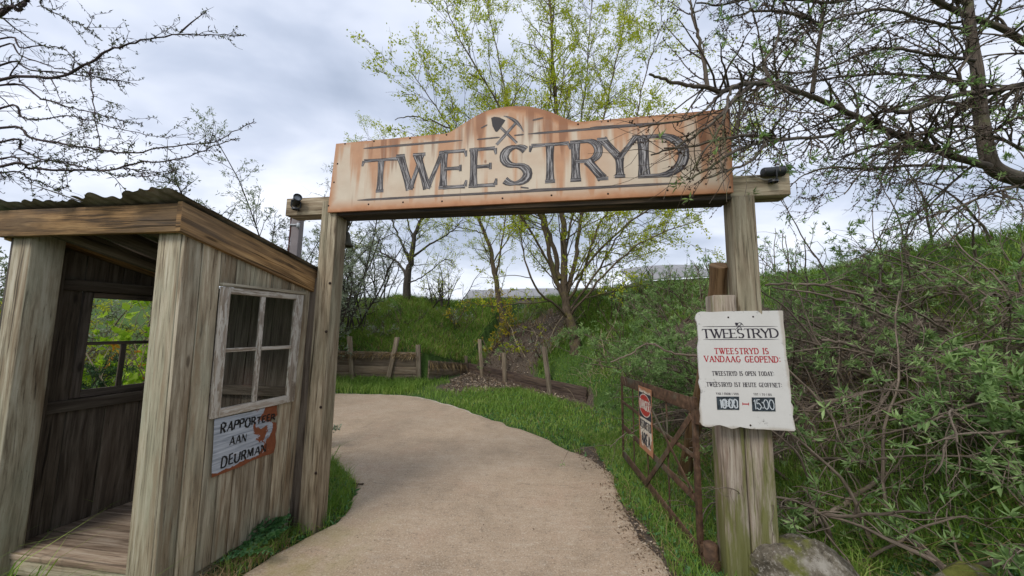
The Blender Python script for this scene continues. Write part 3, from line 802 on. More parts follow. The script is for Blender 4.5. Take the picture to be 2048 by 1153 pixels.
class Letters:
    def __init__(s, plane, off): s.mb = MB(); s.pl = plane; s.off = off; s.k = 0

    def ribbon(s, pts, wd, closed=False):
        p = np.asarray(pts, float); n = len(p)
        t = np.gradient(p, axis=0)
        if closed: t[0] = t[-1] = (p[1] - p[-2])
        elif n > 2:
            pass
        t /= np.linalg.norm(t, axis=1, keepdims=True) + 1e-12
        nr = np.stack([-t[:, 1], t[:, 0]], -1)
        wd = np.broadcast_to(wd, (n,))[:, None] / 2
        A = p + nr * wd; B = p - nr * wd
        L = np.concatenate([[0], np.cumsum(np.linalg.norm(np.diff(p, axis=0), axis=1))]) + s.k * 1.7
        off = s.off + (s.k % 12) * 0.00012; s.k += 1
        V = np.array([s.pl.w(a, b, off) for a, b in np.concatenate([A, B])])
        i = np.arange(n - 1)
        Fq = np.stack([n + i, n + i + 1, i + 1, i], -1)
        uv = np.stack([np.stack([L[i] * 6, -np.ones(n - 1)], -1), np.stack([L[i + 1] * 6, -np.ones(n - 1)], -1), np.stack([L[i + 1] * 6, np.ones(n - 1)], -1), np.stack([L[i] * 6, np.ones(n - 1)], -1)], 1)
        s.mb.add(V, Fq, uv)

    def poly(s, pts):
        p = np.asarray(pts, float)
        ar = np.sum(p[:, 0] * np.roll(p[:, 1], -1) - np.roll(p[:, 0], -1) * p[:, 1])
        if ar < 0: p = p[::-1]
        off = s.off + (s.k % 12) * 0.00012; s.k += 1
        s.mb.add(np.array([s.pl.w(a, b, off) for a, b in p]), np.arange(len(p)), p * 3)

    def glyph(s, ch, xf, h, wv, wh, serif, jit=0.0):
        """xf maps glyph units to plane coordinates; wv/wh = heavy/light stroke widths (metres)"""
        gw, strokes = GL[ch]
        for si, st in enumerate(strokes):
            q = np.array([xf(a, b) for a, b in st])
            if jit: q = q + RNG.normal(size=q.shape) * jit * h
            g = np.asarray(st, float); t = np.gradient(g, axis=0); t /= np.linalg.norm(t, axis=1, keepdims=True) + 1e-9
            heavy = wv * (0.55 if (ch, si) in THIN_UP else 1.0)
            wd = heavy * np.abs(t[:, 1]) + wh * np.abs(t[:, 0]) * (1 - 0.35 * np.abs(t[:, 1]))
            closed = len(st) > 10 and np.allclose(st[0], st[-1])
            if len(st) == 2:                      # flared stems
                q = resample(q, 5); tt = np.linspace(-1, 1, 5); base = float(wd[0])
                wd = base * (1 + (0.22 if serif else 0.0) * np.abs(tt) ** 3)
                dv = q[-1] - q[0]; dv = dv / (np.linalg.norm(dv) + 1e-9)
                if abs(t[0, 1]) > 0.5 and serif:
                    pass
            s.ribbon(q, wd, closed)
            if serif and len(st) <= 4 or serif and ch in 'UJ':
                for (a, b), tg in ((st[0], t[0]), (st[-1], t[-1])):
                    if abs(tg[1]) > 0.5 and (abs(b) < .02 or abs(b - 1) < .02) and not (ch in 'AVWM' and ((b > .5 and ch in 'A') or (b < .5 and ch in 'VW'))):
                        if ch == 'R' and a > .5: pass
                        if ch in 'EDRPBF' and False: continue
                        c0 = xf(a, b); sl = serif * h
                        e = np.array(xf(a + .01, b)) - np.array(c0); e = e / (np.linalg.norm(e) + 1e-9)
                        c0 = np.array(c0)
                        sh = sl * (heavy / wv * .25 + .75)
                        s.ribbon([c0 - e * (sh / 2 + heavy * .3), c0 + e * (sh / 2 + heavy * .3)], wh)
                    elif abs(tg[0]) > 0.9 and ch in 'ETFZ' and not (a < .02 and ch != 'T'):
                        c0 = np.array(xf(a, b)); dn = -1 if b > .9 else 1
                        if ch != 'T' and .3 < b < .7:
                            e0 = np.array(xf(a, b - .09)); e1 = np.array(xf(a, b + .09))
                        else:
                            e0 = c0; e1 = np.array(xf(a + (-.03 if ch == 'T' and a < .1 else .03), b + dn * .17))
                        s.ribbon([e0, e1], [wh * 1.2, wh * .6] if ch == 'T' or not .3 < b < .7 else wh * .8)

    def text(s, txt, p1, p2, h, wv=.2, wh=.09, serif=.22, gap=.34, jit=0.0, sizes=None):
        """a line of writing from p1 to p2 (plane coords), cap height h; stroke widths as fractions of h"""
        p1 = np.array(p1, float); p2 = np.array(p2, float); W = np.linalg.norm(p2 - p1); ex = (p2 - p1) / W; ey = np.array([-ex[1], ex[0]])
        if ey[1] < 0: ey = -ey
        tot = sum(GL[c][0] + gap for c in txt) - gap
        sc = W / tot; x = 0.0
        for n, c in enumerate(txt):
            hh = h * (sizes[n] if sizes else 1.0)
            dy = RNG.normal() * jit * h if jit else 0
            s.glyph(c, lambda a, b, x=x, hh=hh, dy=dy: p1 + ex * (x + a) * sc + ey * (b * hh + dy), hh, wv * h, wh * h, serif, jit)
            x += GL[c][0] + gap

    def build(s, name, mat, parent): return s.mb.build(name, mat, parent)


# ------------------------------------------------------------------ timber gateway
gX = np.array([3.125, -0.50, 0.0]); gX /= np.linalg.norm(gX); gN = np.array([gX[1], -gX[0], 0.0]); gO = np.array([-1.57, 2.90, 0])
G = lambda p: gO + gX * p[0] + gN * p[1] + np.array([0, 0, p[2]])
gate = thing('timber_gateway', 'tall weathered timber gateway of two posts and a long crossbeam spanning the path', 'gateway', gO + gX * 1.6)
b = MB(); b.box((-.072, -.145, -.1), (.072, 0, 2.665), G); b.build('post', M['gatepost'], gate, bevel=.005)
b = MB(); b.box((3.165, -.145, -.1), (3.315, 0, 2.555), G); b.build('post', M['gatepost'], gate, bevel=.006)
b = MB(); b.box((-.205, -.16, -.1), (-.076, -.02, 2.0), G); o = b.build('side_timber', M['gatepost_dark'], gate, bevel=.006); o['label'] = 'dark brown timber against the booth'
b = MB(); b.box((3.005, -.14, -.1), (3.150, .012, 1.845), G); o = b.build('side_timber', M['mossy_post'], gate, bevel=.008); o['label'] = 'short mossy timber with green algae streak'
b = MB(); b.box((3.159, -.15, -.1), (3.322, .006, 1.25), G); o = b.build('post_foot', M['mossy_post'], gate, bevel=.008); o['label'] = 'bleached lower length of post'
b = MB(); b.box((-.43, -.155, 2.548), (3.55, -.006, 2.705), G, grain=0); b.build('crossbeam', M['gatepost'], gate, bevel=.006)
b = MB(); b.box((.078, -.165, 2.528), (3.160, .003, 2.60), G, grain=0); o = b.build('underside_shade_timber', M['gatepost_shade'], gate, bevel=.004); o['label'] = 'added dark wet timber with the beam underside shade in its colour'  # added strip; the crossbeam's underside shade is put into its colour
for a, z in ((.055, 1.55), (.056, .95), (.057, 1.95), (.054, .45)):
    b = MB(); b.lathe([(0, .006), (.011, .005), (.012, 0)], G((a, 0, z)), gN, 8); b.build('bolt', M['nail'], gate)

# log strut propped behind the right post
log = thing('log_strut', 'round brown bark log propped diagonally behind the right gate post', 'log', (1.86, 3.95, 0))
b = MB(); pp = catmull([(1.90, 4.05, -.05), (1.79, 3.5, .75), (1.64, 2.85, 1.6), (1.545, 2.575, 2.085)], 5)
b.tube(pp, .066 + .006 * np.sin(np.arange(len(pp)) * 1.7), 14, cap=True)
b.build('log', M['log'], log, smooth=False)

# ------------------------------------------------------------------ arch sign
SP = Plane(G((0, .028, 2.556)), gX + np.array([0, 0, .004]), (0, 0, 1))
SIGN_L = float(SP.at(1467, 385)[0]) + 0.0
M['sign'] = rust_sign()
sign = thing('arch_sign', 'long rust streaked cream board with an arched top and big black lettering over the path', 'sign', SP.w(1.6, 0))
o1 = [(655, 425), (1467, 385), (1460, 218)]
arcp = catmull([(1158, 244.5), (1150, 243.5), (1133, 238), (1105, 226), (1078, 217.5), (1051, 213), (1013, 214), (970, 223.5), (930, 246), (903, 263), (892, 267.5)], 4)
outl = [SP.at(*p) for p in o1] + [SP.at(*p) for p in arcp] + [SP.at(672, 288)]
b = MB(); b.prism(outl, SP, -.022, 0); b.build('board', M['sign'], sign, bevel=.002)
LT = Letters(SP, .0006)
for ch, x0, x1, yt, yb, wv in (('T', 724, 797, 317, 386, .2), ('W', 797, 884, 306, 382, .21), ('E', 884, 932, 300, 378, .2), ('E', 944, 992, 295, 375, .2), ('S', 1003, 1057, 291, 371, .26),
                               ('T', 1060, 1139, 286, 367, .2), ('R', 1147, 1206, 279, 363, .22), ('Y', 1203, 1274, 273, 357, .2), ('D', 1281, 1370, 268, 355, .26)):
    ym = (yt + yb) / 2; a0 = SP.at(x0, ym)[0]; a1 = SP.at(x1, ym)[0]; xm = (x0 + x1) / 2
    b0 = SP.at(xm, yb)[1]; b1 = SP.at(xm, yt)[1]; h = b1 - b0
    gw = GL[ch][0]; slope = SP.at(x1, yb - (x1 - x0) * .05)[1] - SP.at(x0, yb)[1]
    inset = 0.07 * (a1 - a0) if ch in 'EDR' else 0.03 * (a1 - a0)
    xf = lambda a, bb: np.array([a0 + inset + (a1 - a0 - inset * 1.3) * a / gw, b0 + .015 + (h - .03) * bb])
    LT.glyph(ch, xf, h, wv * h * .86, .085 * h, .13)
LT.build('lettering', M['brush'], sign)
LL = Letters(SP, .0006)
def pxline(L, pts, wpx=None, w=.016):
    q = np.array([L.pl.at(*p) for p in pts]); q = resample(q, 14)
    L.ribbon(q, w * (1 + .35 * (vn(np.arange(14) * 1.0, np.zeros(14), .6, L.k) - .5)) * np.clip(np.minimum(np.linspace(.3, 9, 14), np.linspace(7, .2, 14)), 0, 1))
for pts in (((727, 297.5), (925, 281)), ((954, 279.5), (1000, 275)), ((1028, 271.5), (1048, 269.5)), ((1056, 268.5), (1364, 244)), ((1180, 256), (1340, 246)),
            ((715, 401), (1010, 385)), ((900, 391), (1371, 366)), ((1055, 381), (1230, 374)), ((962, 257), (975, 250)), ((1065, 241), (1087, 236)), ((1041, 375), (1058, 377))):
    LL = Letters(SP, .0006); LL.k = int(pts[0][0]) % 11; pxline(LL, pts, w=.019 if pts[1][0] - pts[0][0] > 60 else .012); LL.build('ruled_line', M['brush_line'], sign)
def tools(pl, off, mpx, mat, parent, sw):
    """crossed shovel and pickaxe; mpx maps drawing coords to pixels of the photograph's sign face"""
    e = Letters(pl, off); f = lambda *pts: [pl.at(*mpx(*p)) for p in pts]
    e.ribbon(f((1700, 232), (1843, 364)), sw); e.ribbon(f((1846, 195), (1678, 378)), sw * 1.1)
    e.poly(f((1634, 168), (1660, 158), (1700, 163), (1750, 186), (1738, 205), (1698, 262), (1682, 278), (1668, 274), (1645, 232)))
    a = np.array(f((1735, 153), (1770, 160), (1808, 178), (1845, 204), (1872, 236), (1897, 276)))
    e.ribbon(resample(a, 10), sw * np.array([.25, .55, .8, 1.1, 1.35, 1.35, 1.1, .8, .55, .25]))
    e.build('tool_emblem', mat, parent)
tools(SP, .0006, lambda x, y: (540 + (1765 + (x - 1765) * .92) * .2689, 190 + (265 + (y - 265) * .95) * .2689), M['brush'], sign, .022)
b = MB()
for px, py in ((690, 288), (748, 283), (820, 277), (893, 270), (675, 328), (668, 365), (657, 412), (737, 409), (806, 405), (884, 403), (1005, 397), (1103, 391), (1216, 388), (1335, 381), (1460, 375), (1156, 249), (1216, 243), (1331, 233), (1448, 271), (1452, 225)):
    a, c = SP.at(px, py); b = MB(); b.lathe([(0, .003), (.007, .002), (.008, 0)], SP.w(a, c), SP.N, 8); b.build('nail', M['nail'], sign)

# ------------------------------------------------------------------ spotlights on the beam ends
def spotlight(label, base, aim, size=.075):
    t = thing('spotlight', label, 'spotlight', base, 'spotlights on the beam ends')
    aim = np.array(aim, float); aim /= np.linalg.norm(aim); c = np.array(base) + np.array([0, 0, .075])
    s = size
    b = MB(); b.lathe([(0, -1.15 * s), (.42 * s, -1.12 * s), (.5 * s, -.95 * s), (.5 * s, 1.0 * s), (.56 * s, 1.0 * s), (.56 * s, 1.15 * s), (.49 * s, 1.15 * s), (.47 * s, .8 * s)], c, aim, 24)
    b.build('housing', M['black_metal'], t, smooth=False, bevel=.0015)
    b = MB(); b.lathe([(.475 * s, .82 * s), (.3 * s, .86 * s), (0, .88 * s)], c, aim, 20); b.build('lens', M['lens'], t, smooth=True)
    side = np.cross(aim, [0, 0, 1]); side /= np.linalg.norm(side)
    b = MB()
    for sg in (-1, 1):
        b.tube([c + side * sg * s * .55, c + side * sg * s * .58 - np.array([0, 0, .05]), np.array(base) + side * sg * s * .3], .006, 6, cap=True)
    b.lathe([(0, .012), (.03, .012), (.03, -.004)], base, (0, 0, 1), 12)
    b.build('bracket', M['black_metal'], t)
    return t
spotlight('small black spotlight on the left beam end beside the booth roof, lens to camera', G((-.30, .030, 2.59)), (.62, -.72, .22), .060)
spotlight('black cylinder spotlight on the right beam end among larch twigs', G((3.43, .02, 2.635)), (1, -.06, .06), .063)
t = tag((lambda b: (b.tube(catmull([G((3.19, -.02, 2.71)), G((3.25, .01, 2.735)), G((3.33, .012, 2.68)), G((3.40, .01, 2.655)), G((3.46, -.02, 2.70))], 6), .0035, 5), b.build('wire', M['twine']))[1])(MB()), 'thin pale wire looped over the right end of the gateway beam', 'wire')

# bell hung behind the left post
bell = thing('hanging_bell', 'dark bronze bell on a bracket behind the left gate post', 'bell', at_y(692, 494, 3.08))
bo = at_y(691, 486, 3.08)
b = MB(); b.lathe([(.0, .105), (.022, .10), (.034, .08), (.040, .04), (.050, .0), (.066, -.03), (.062, -.034), (.045, -.0)], bo, (0, 0, 1), 20); b.build('bell_body', M['bell'], bell, smooth=True)
b = MB(); b.tube(catmull([bo + (0, 0, .10), bo + (-.005, 0, .16), bo + (.012, 0, .20), bo + (-.02, 0, .24), bo + (-.12, -.02, .25)], 5), [.016] * 5 + [.012] * 16, 8); b.lathe([(0, .05), (.03, .03), (.034, 0), (.02, -.03), (0, -.04)], bo + np.array((-.004, 0, .185)), (0, 0, 1), 12)
b.build('bracket', M['bell'], bell)
b = MB(); b.tube([bo + (-.02, -.01, -.02), bo + (-.022, -.01, -.10)], .012, 8, cap=True); b.build('clapper', M['gatepost'], bell)

# slim pole with cable behind the beam end
pl0 = at_y(594, 470, 4.4); gz = hz1(pl0[0], pl0[1])
pole = thing('utility_pole', 'slim grey square pole with a red brown cable behind the left beam end', 'pole', (pl0[0], pl0[1], gz))
b = MB(); b.box((-.05, -.05, gz - .2), (.05, .05, 3.12), lambda p: np.array([pl0[0] + p[0], pl0[1] + p[1], p[2]])); b.build('shaft', M['gatepost_dark'] if False else M['pole'], pole, bevel=.006)
b = MB(); b.tube([(pl0[0] - .07, pl0[1] - .04, gz), (pl0[0] - .068, pl0[1] - .04, 2.0), (pl0[0] - .062, pl0[1] - .045, 3.1)], .009, 6); b.build('cable', M['cable'], pole)
for z in (2.98, 2.86):
    b = MB(); b.box((-.085, -.062, z), (.055, -.050, z + .018), lambda p: np.array([pl0[0] + p[0], pl0[1] + p[1], p[2]])); b.box((.03, -.075, z - .03), (.06, -.052, z + .03), lambda p: np.array([pl0[0] + p[0], pl0[1] + p[1], p[2]]))
    b.build('cable_clip', M['porcelain'], pole)

# ------------------------------------------------------------------ notice board
NPl = Plane(at_y(1400, 857, 2.325), at_y(1590, 864, 2.295) - at_y(1400, 857, 2.325), at_y(1393, 625, 2.40) - at_y(1400, 857, 2.325))
notice = thing('notice_board', 'white tattered edged notice with black and red writing on the right gate post', 'notice', NPl.w(.3, 0))
zz = [(615, 372), (626, 360), (640, 356), (700, 359), (780, 355), (900, 353), (1000, 352), (1108, 350), (1113, 356), (1115, 420), (1125, 500), (1128, 560), (1132, 610), (1148, 700), (1152, 770), (1160, 840), (1158, 880), (1173, 908), (1168, 960), (1178, 1000), (1185, 1038), (1176, 1046), (1120, 1042), (1060, 1040), (1000, 1035), (940, 1034), (900, 1028), (865, 1021), (835, 1030), (815, 1032), (790, 1022), (750, 1010), (725, 1012), (700, 1021), (665, 1020), (648, 1012), (636, 995), (640, 960), (634, 920), (640, 860), (642, 812), (628, 762), (634, 740), (629, 700), (626, 640), (621, 560), (628, 520), (624, 480), (618, 420), (608, 395)]
q6 = lambda x, y: (1180 + x * .347, 500 + y * .347)
b = MB(); b.prism([NPl.at(*q6(*p)) for p in zz[::-1]], NPl, -.012, 0); b.build('board', M['notice'], notice, bevel=.0015)
def line6(L, txt, x0, x1, yb0, yb1, hz_, **k):
    p1 = NPl.at(*q6(x0, yb0)); p2 = NPl.at(*q6(x1, yb1)); h = NPl.at(*q6(x0, yb0 - hz_))[1] - p1[1]
    L.text(txt, p1, p2, h, **k)
def notice_line(mat, *a, lab=None, **k):
    L = Letters(NPl, .0006); line6(L, *a, **k); o = L.build('lettering', mat, notice)
    if lab: o['label'] = lab
notice_line(M['ink'], 'TWEESTRYD', 652, 1086, 509, 505, 50, wv=.19, wh=.075, serif=.2, gap=.16, lab='large black heading')
notice_line(M['ink'], 'TWEESTRYD IS OPEN TODAY:', 706, 1060, 724, 726, 23, wv=.17, wh=.10, serif=.22, gap=.42)
notice_line(M['ink'], 'TWEESTRYD IST HEUTE GEOFFNET:', 674, 1105, 787, 792, 23, wv=.17, wh=.10, serif=.22, gap=.42)
notice_line(M['ink'], 'VAN | FROM | VON', 728, 855, 834, 837, 11, wv=.18, wh=.13, serif=.26, gap=.45)
notice_line(M['ink'], 'TOT | TO | BIS', 943, 1047, 838, 841, 11, wv=.18, wh=.13, serif=.26, gap=.45)
for yl, yr, x0, x1 in ((443, 442, 648, 1082), (518, 516, 652, 1090)):
    L = Letters(NPl, .0006); pxline(L, (q6(x0, yl), q6(x1, yr)), w=.0042); L.build('ruled_line', M['ink'], notice)
tools(NPl, .0009, lambda x, y: q6(835 + (x - 1634) * .19, 419 + (y - 155) * .165), M['ink'], notice, .0045)
notice_line(M['ink_red'], 'TWEESTRYD IS', 720, 1028, 600, 600, 32, wv=.18, wh=.10, serif=.24, gap=.38, lab='red lettering')
notice_line(M['ink_red'], 'VANDAAG GEOPEND:', 662, 1097, 645, 649, 33, wv=.18, wh=.10, serif=.24, gap=.36, lab='red lettering')
L2 = Letters(NPl, .0006)
pxline(L2, (q6(878, 889), q6(916, 890)), w=.007); pxline(L2, (q6(880, 880), q6(880, 897)), w=.005); pxline(L2, (q6(914, 881), q6(914, 898)), w=.005)
L2.build('dash', M['ink_red'], notice)
for quad, tx in ((((728, 846), (858, 846), (859, 922), (733, 921)), 0), (((931, 851), (1064, 851), (1068, 931), (935, 930)), 1)):
    b = MB(); b.prism([NPl.at(*q6(*p)) for p in quad[::-1]], NPl, .0002, .003)
    sl = b.build('chalk_panel', M['slate'], notice)
    Lc = Letters(NPl, .0034)
    if tx: line6(Lc, '15:00', 948, 1062, 920, 922, 56, wv=.085, wh=.075, serif=0, gap=.16, jit=.015)
    else:
        line6(Lc, '10:00', 752, 852, 912, 912, 50, wv=.14, wh=.10, serif=0, gap=.14, jit=.02)
        for k in range(16):
            x0 = 748 + k * 6.3; pts = [NPl.at(*q6(x0 + RNG.normal() * 3 + q * 3, 862 + q * 13 + RNG.normal() * 3)) for q in range(4)]
            if k < 13: Lc.ribbon(catmull(pts, 3), .0022 + .002 * RNG.random())
    Lc.build('chalk_writing', M['chalk'], sl)
b = MB()
for x, y in ((797, 390), (940, 386), (925, 1012)):
    a, c = NPl.at(*q6(x, y)); b = MB(); b.lathe([(0, .003), (.006, .0015), (.0065, 0)], NPl.w(a, c), NPl.N, 8); b.build('nail', M['nail'], notice)

# ------------------------------------------------------------------ iron gate
iron = thing('iron_gate', 'rusty flat bar iron gate standing open along the right edge of the path', 'gate', (1.37, 2.69, 0))
g0 = np.array([1.368, 2.685, 0.0]); g1 = np.array([1.352, 4.36, 0.0]); gu = (g1 - g0) / np.linalg.norm(g1 - g0); gn = np.array([-gu[1], gu[0], 0])
GL_ = np.linalg.norm(g1 - g0)
I = lambda p: g0 + gu * p[0] + gn * p[1] + np.array([0, 0, p[2]])
def bar(name, p0, p1, wd, th=.008, n=0.0, lab=None):
    p0 = np.array(p0, float); p1 = np.array(p1, float); dv = p1 - p0; L = np.linalg.norm(dv); dv /= L; pv = np.array([-dv[1], dv[0]])
    b = MB(); b.box((0, -wd / 2, n - th / 2), (L, wd / 2, n + th / 2), lambda c: I((p0[0] + dv[0] * c[0] + pv[0] * c[1], c[2], p0[1] + dv[1] * c[0] + pv[1] * c[1])), grain=0)
    return b.build(name, M['iron'], iron, bevel=.002)
bar('stile', (0, -.03), (0, 1.105), .045, .03); bar('stile', (GL_, .10), (GL_, 1.035), .03, .02)
bar('rail', (.022, 1.045), (GL_ - .01, .985), .105, .010, .004); bar('rail', (.022, .675), (GL_ - .01, .735), .035, .008, .004)
bar('rail', (.022, .375), (GL_ - .01, .455), .06, .008, .004); bar('rail', (.022, .035), (GL_ - .01, .135), .085, .010, .004)
for u in (.49, .945, 1.33): bar('upright', (u, .03 + u * .04), (u, 1.06 - .02 * u), .022, .008, -.008)
bar('brace', (.03, .96), (.95, .10), .05, .008, .014); bar('brace', (.95, .97), (.04, .42), .03, .006, .020)
for z in (.07, .98):
    b = MB(); b.lathe([(.034, -.05), (.034, .05)], I((-.06, 0, z)), (0, 0, 1), 12); b.box((-.06, -.012, z - .03), (.0, .012, z + .03), I); b.build('hinge', M['iron'], iron)
hp = thing('hinge_post', 'short rusted iron hinge stub at the foot of the right gate post', 'post', I((-.13, 0, 0)))
b = MB(); b.lathe([(.045, -.05), (.045, .16), (.03, .17), (0, .17)], I((-.13, 0, 0)), (0, 0, 1), 16); b.lathe([(.06, .02), (.062, .05), (.06, .08)], I((-.13, 0, 0)), (0, 0, 1), 16); b.build('stub', M['iron'], hp)

DP = Plane(I((1.075, -.0, .405)) - gn * -.022, -gu, (0, 0, 1))
if DP.N[0] > 0: DP.N = -DP.N
danger = thing('danger_sign', 'rust bitten red, black and white warning plate wired to the iron gate', 'sign', DP.w(.17, 0))
b = MB(); rr = RNG.random(60)
ol = []
for (x0, y0), (x1, y1) in (((0, 0), (.335, 0)), ((.335, 0), (.335, .62)), ((.335, .62), (0, .62)), ((0, .62), (0, 0))):
    for q in range(6): ol.append((x0 + (x1 - x0) * q / 6 + RNG.normal() * .003, y0 + (y1 - y0) * q / 6 + RNG.normal() * .003))
b.prism(ol, DP, -.003, 0); b.build('plate', M['danger'], danger)
D0 = Letters(DP, .0006); D0.poly([(.012, .315), (.323, .318), (.322, .565), (.014, .56)]); D0.build('black_field', M['danger_black'], danger)
D1 = Letters(DP, .0012); D1.poly(arc(.167, .445, .152, .112, 0, 350, 36)); D1.build('white_oval', M['danger_white'], danger)
D2 = Letters(DP, .0018); D2.poly(arc(.167, .445, .142, .102, 0, 350, 36)); D2.build('red_oval', M['danger_red'], danger)
D3 = Letters(DP, .0026); D3.text('DANGER', (.05, .405), (.285, .405), .085, wv=.2, wh=.16, serif=0, gap=.34); D3.build('lettering', M['danger_white'], danger)
D4 = Letters(DP, .0006); D4.text('RESTRICTED', (.03, .215), (.305, .215), .075, wv=.17, wh=.13, serif=0, gap=.40); o = D4.build('lettering', M['danger_black'], danger); o['label'] = 'black lettering'
D4 = Letters(DP, .0006); D4.text('AREA', (.065, .065), (.275, .065), .105, wv=.2, wh=.15, serif=0, gap=.36); o = D4.build('lettering', M['danger_black'], danger); o['label'] = 'black lettering'

# ------------------------------------------------------------------ sentry booth
bO = np.array([-1.975, 2.104, 0.0]); a8 = math.radians(8.0)
eu = np.array([-math.cos(a8), math.sin(a8), 0]); ev = np.array([.2528, .9675, 0])
def B(p):
    u, v, z = p; k = (z - .1) / 2.0
    lean = -.060 * (1 - v / .95) + .040 * (v / .95)
    return bO + eu * u + ev * v + np.array([lean * k, 0, z])
RS = -.295
def Bs(p):  # a box whose top and bottom follow the roof slope
    u, v, z = p; return B((u, v, z + RS * v))
booth = thing('sentry_booth', 'crooked grey plank sentry booth with an open front and rusty tin roof', 'booth', bO + eu * .65 + ev * .45)
W_, D_ = 1.305, .955
for u0, u1, v0, v1, top in ((.003, .165, .0, .13, 2.20), (1.150, W_, .0, .145, 2.20), (.003, .10, .86, .952, 1.92), (1.21, W_, .86, .952, 1.92)):
    b = MB(); b.box((u0, v0, .03), (u1, v1, top), B); b.build('corner_post', M['booth_post'], booth, bevel=.006)
def boards(mb, edges, z0, z1f, u0, u1, holes=(), along='v', gap=.006):
    for e0, e1 in zip(edges[:-1], edges[1:]):
        segs = [(z0, None)]
        spans = [(h0, h1) for a, c, h0, h1 in holes if e0 < c - .01 and e1 > a + .01]
        th = random.uniform(-.002, .002)
        zt_ = z1f((e0 + e1) / 2)
        def put(za, zb):
            f = lambda p: B(p) if along == 'v' else B((p[1], p[0], p[2]))
            top = zb > 3; zb = zt_ if top else zb
            lo = (u0 - th, e0 + gap / 2, za + (random.uniform(-.012, .012) if za == z0 else 0)); hi = (u1, e1 - gap / 2, zb)
            g = lambda p: f((p[0], p[1], z1f(p[1]) if top and abs(p[2] - zb) < 1e-6 else p[2]))
            mb.box(lo, hi, g, grain=2)
        if spans:
            h0, h1 = spans[0]
            put(z0, h0)
            mb_top = 9.0
            put(h1, mb_top)
        else: put(z0, 9.0)
    return mb
topf = lambda v: 2.20 + RS * v
b = boards(MB(), [0, .098, .205, .30, .392, .545, .685, .795, .957], .095, topf, -.024, 0.0, [(.205, .795, 1.01, 1.85)])
b.build('side_wall', M['booth'], booth, bevel=.003)
# left wall with the broken window
LP = Plane(B((W_ - .03, 0, 0)), ev, (0, 0, 1))
wa0, wb1 = LP.at(176, 584); wa0b, wb0 = LP.at(153, 798)
wa0 = (wa0 + wa0b) / 2; wa1 = min(.88, wa0 + .62)
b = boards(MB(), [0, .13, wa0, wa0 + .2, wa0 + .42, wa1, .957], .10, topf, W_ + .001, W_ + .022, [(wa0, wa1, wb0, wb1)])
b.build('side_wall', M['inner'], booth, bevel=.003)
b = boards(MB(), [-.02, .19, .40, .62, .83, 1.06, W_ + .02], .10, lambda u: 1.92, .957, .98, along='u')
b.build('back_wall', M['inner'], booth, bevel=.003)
b = MB(); b.box((W_ - .035, .14, wb0 - .085), (W_ - .001, .95, wb0 - .005), B); b.box((W_ - .04, .14, wb1 + .005), (W_ - .001, .95, wb1 + .085), B)
b.box((.02, .915, .62), (W_ - .04, .954, .70), B); b.box((.02, .915, 1.0), (W_ - .04, .954, 1.08), B); b.box((W_ - .075, .147, .1), (W_ - .001, .185, 2.1), B); b.box((W_ - .05, .187, .1), (W_ - .001, .215, 2.1), B)
b.build('inner_rail', M['inner'], booth, bevel=.004)
b = MB()
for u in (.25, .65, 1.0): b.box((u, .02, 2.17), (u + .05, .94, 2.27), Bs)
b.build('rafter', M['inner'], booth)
# floor, its front sill and bearers
b = MB(); ve = [.085, .215, .33, .46, .58, .70, .82, .94]
for v0, v1 in zip(ve[:-1], ve[1:]): b.box((.02, v0 + .002, .135), (1.285, v1 - .002, .168 + random.uniform(-.002, .002)), B, grain=0)
b.build('floor', M['floor'], booth, bevel=.003)
b = MB(); b.box((.02, .095, .045), (1.285, .125, .133), B, grain=0)
for u in (.06, .62, 1.2): b.box((u, .13, -.02), (u + .08, .93, .132), B)
b.box((-.015, .60, -.02), (.06, .93, .094), B)
b.build('bearer', M['booth_post'], booth, bevel=.004)
b = MB(); b.box((-.030, -.046, 2.150), (1.355, -.012, 2.327), B, grain=0); b.build('front_fascia', M['fascia'], booth, bevel=.004)
b = MB(); b.box((-.062, -.050, 2.137), (-.026, .985, 2.322), Bs, grain=1); b.build('side_fascia', M['fascia'], booth, bevel=.004)
b = MB(); b.box((W_ + .028, -.010, 2.137), (W_ + .06, .985, 2.322), Bs, grain=1); b.build('side_fascia', M['fascia'], booth, bevel=.004)
# sash on the path side
def sash(name, u0, u1, v0, v1, z0, z1, mat, full, parent):
    b = MB(); r = lambda *a: b.box(*a, B)
    r((u0, v0, z0), (u1, v0 + .048, z1)); r((u0, v1 - .062, z0), (u1, v1, z1))
    r((u0 + .001, v0 + .048, z0), (u1 - .001, v1 - .062, z0 + .055)); r((u0 + .001, v0 + .048, z1 - .042), (u1 - .001, v1 - .062, z1))
    vm = v0 + .048 + (v1 - v0 - .11) * .47; zm = (z0 + z1) / 2 + .005
    r((u0 + .006, vm - .016, z0 + .055), (u1 - .006, vm + .016, z1 - .042 if full else zm - .013))
    r((u0 + .008, v0 + .048, zm - .013), (u1 - .008, vm - .016 if full else v1 - .062, zm + .013))
    if full: r((u0 + .008, vm + .016, zm - .013), (u1 - .008, v1 - .062, zm + .013))
    f = b.build(name, mat, parent, bevel=.003)
    return f, vm, zm
f, vm, zm = sash('window', -.052, -.0245, .207, .79, 1.0, 1.845, M['sash'], True, booth)
f['label'] = 'flaking white four pane window'
b = MB(); um = -.036
for v0, v1 in ((.255, vm - .016), (vm + .016, .728)):
    for z0, z1 in ((1.055, zm - .013), (zm + .013, 1.803)): b.add([B((um, v0, z0)), B((um, v1, z0)), B((um, v1, z1)), B((um, v0, z1))], [0, 1, 2, 3])
b.build('pane', M['glass'], f)
b = MB(); b.box((-.058, .20, 1.848), (-.0245, .80, 1.872), B, grain=1); b.build('window_trim', M['booth_post'], booth, bevel=.003)
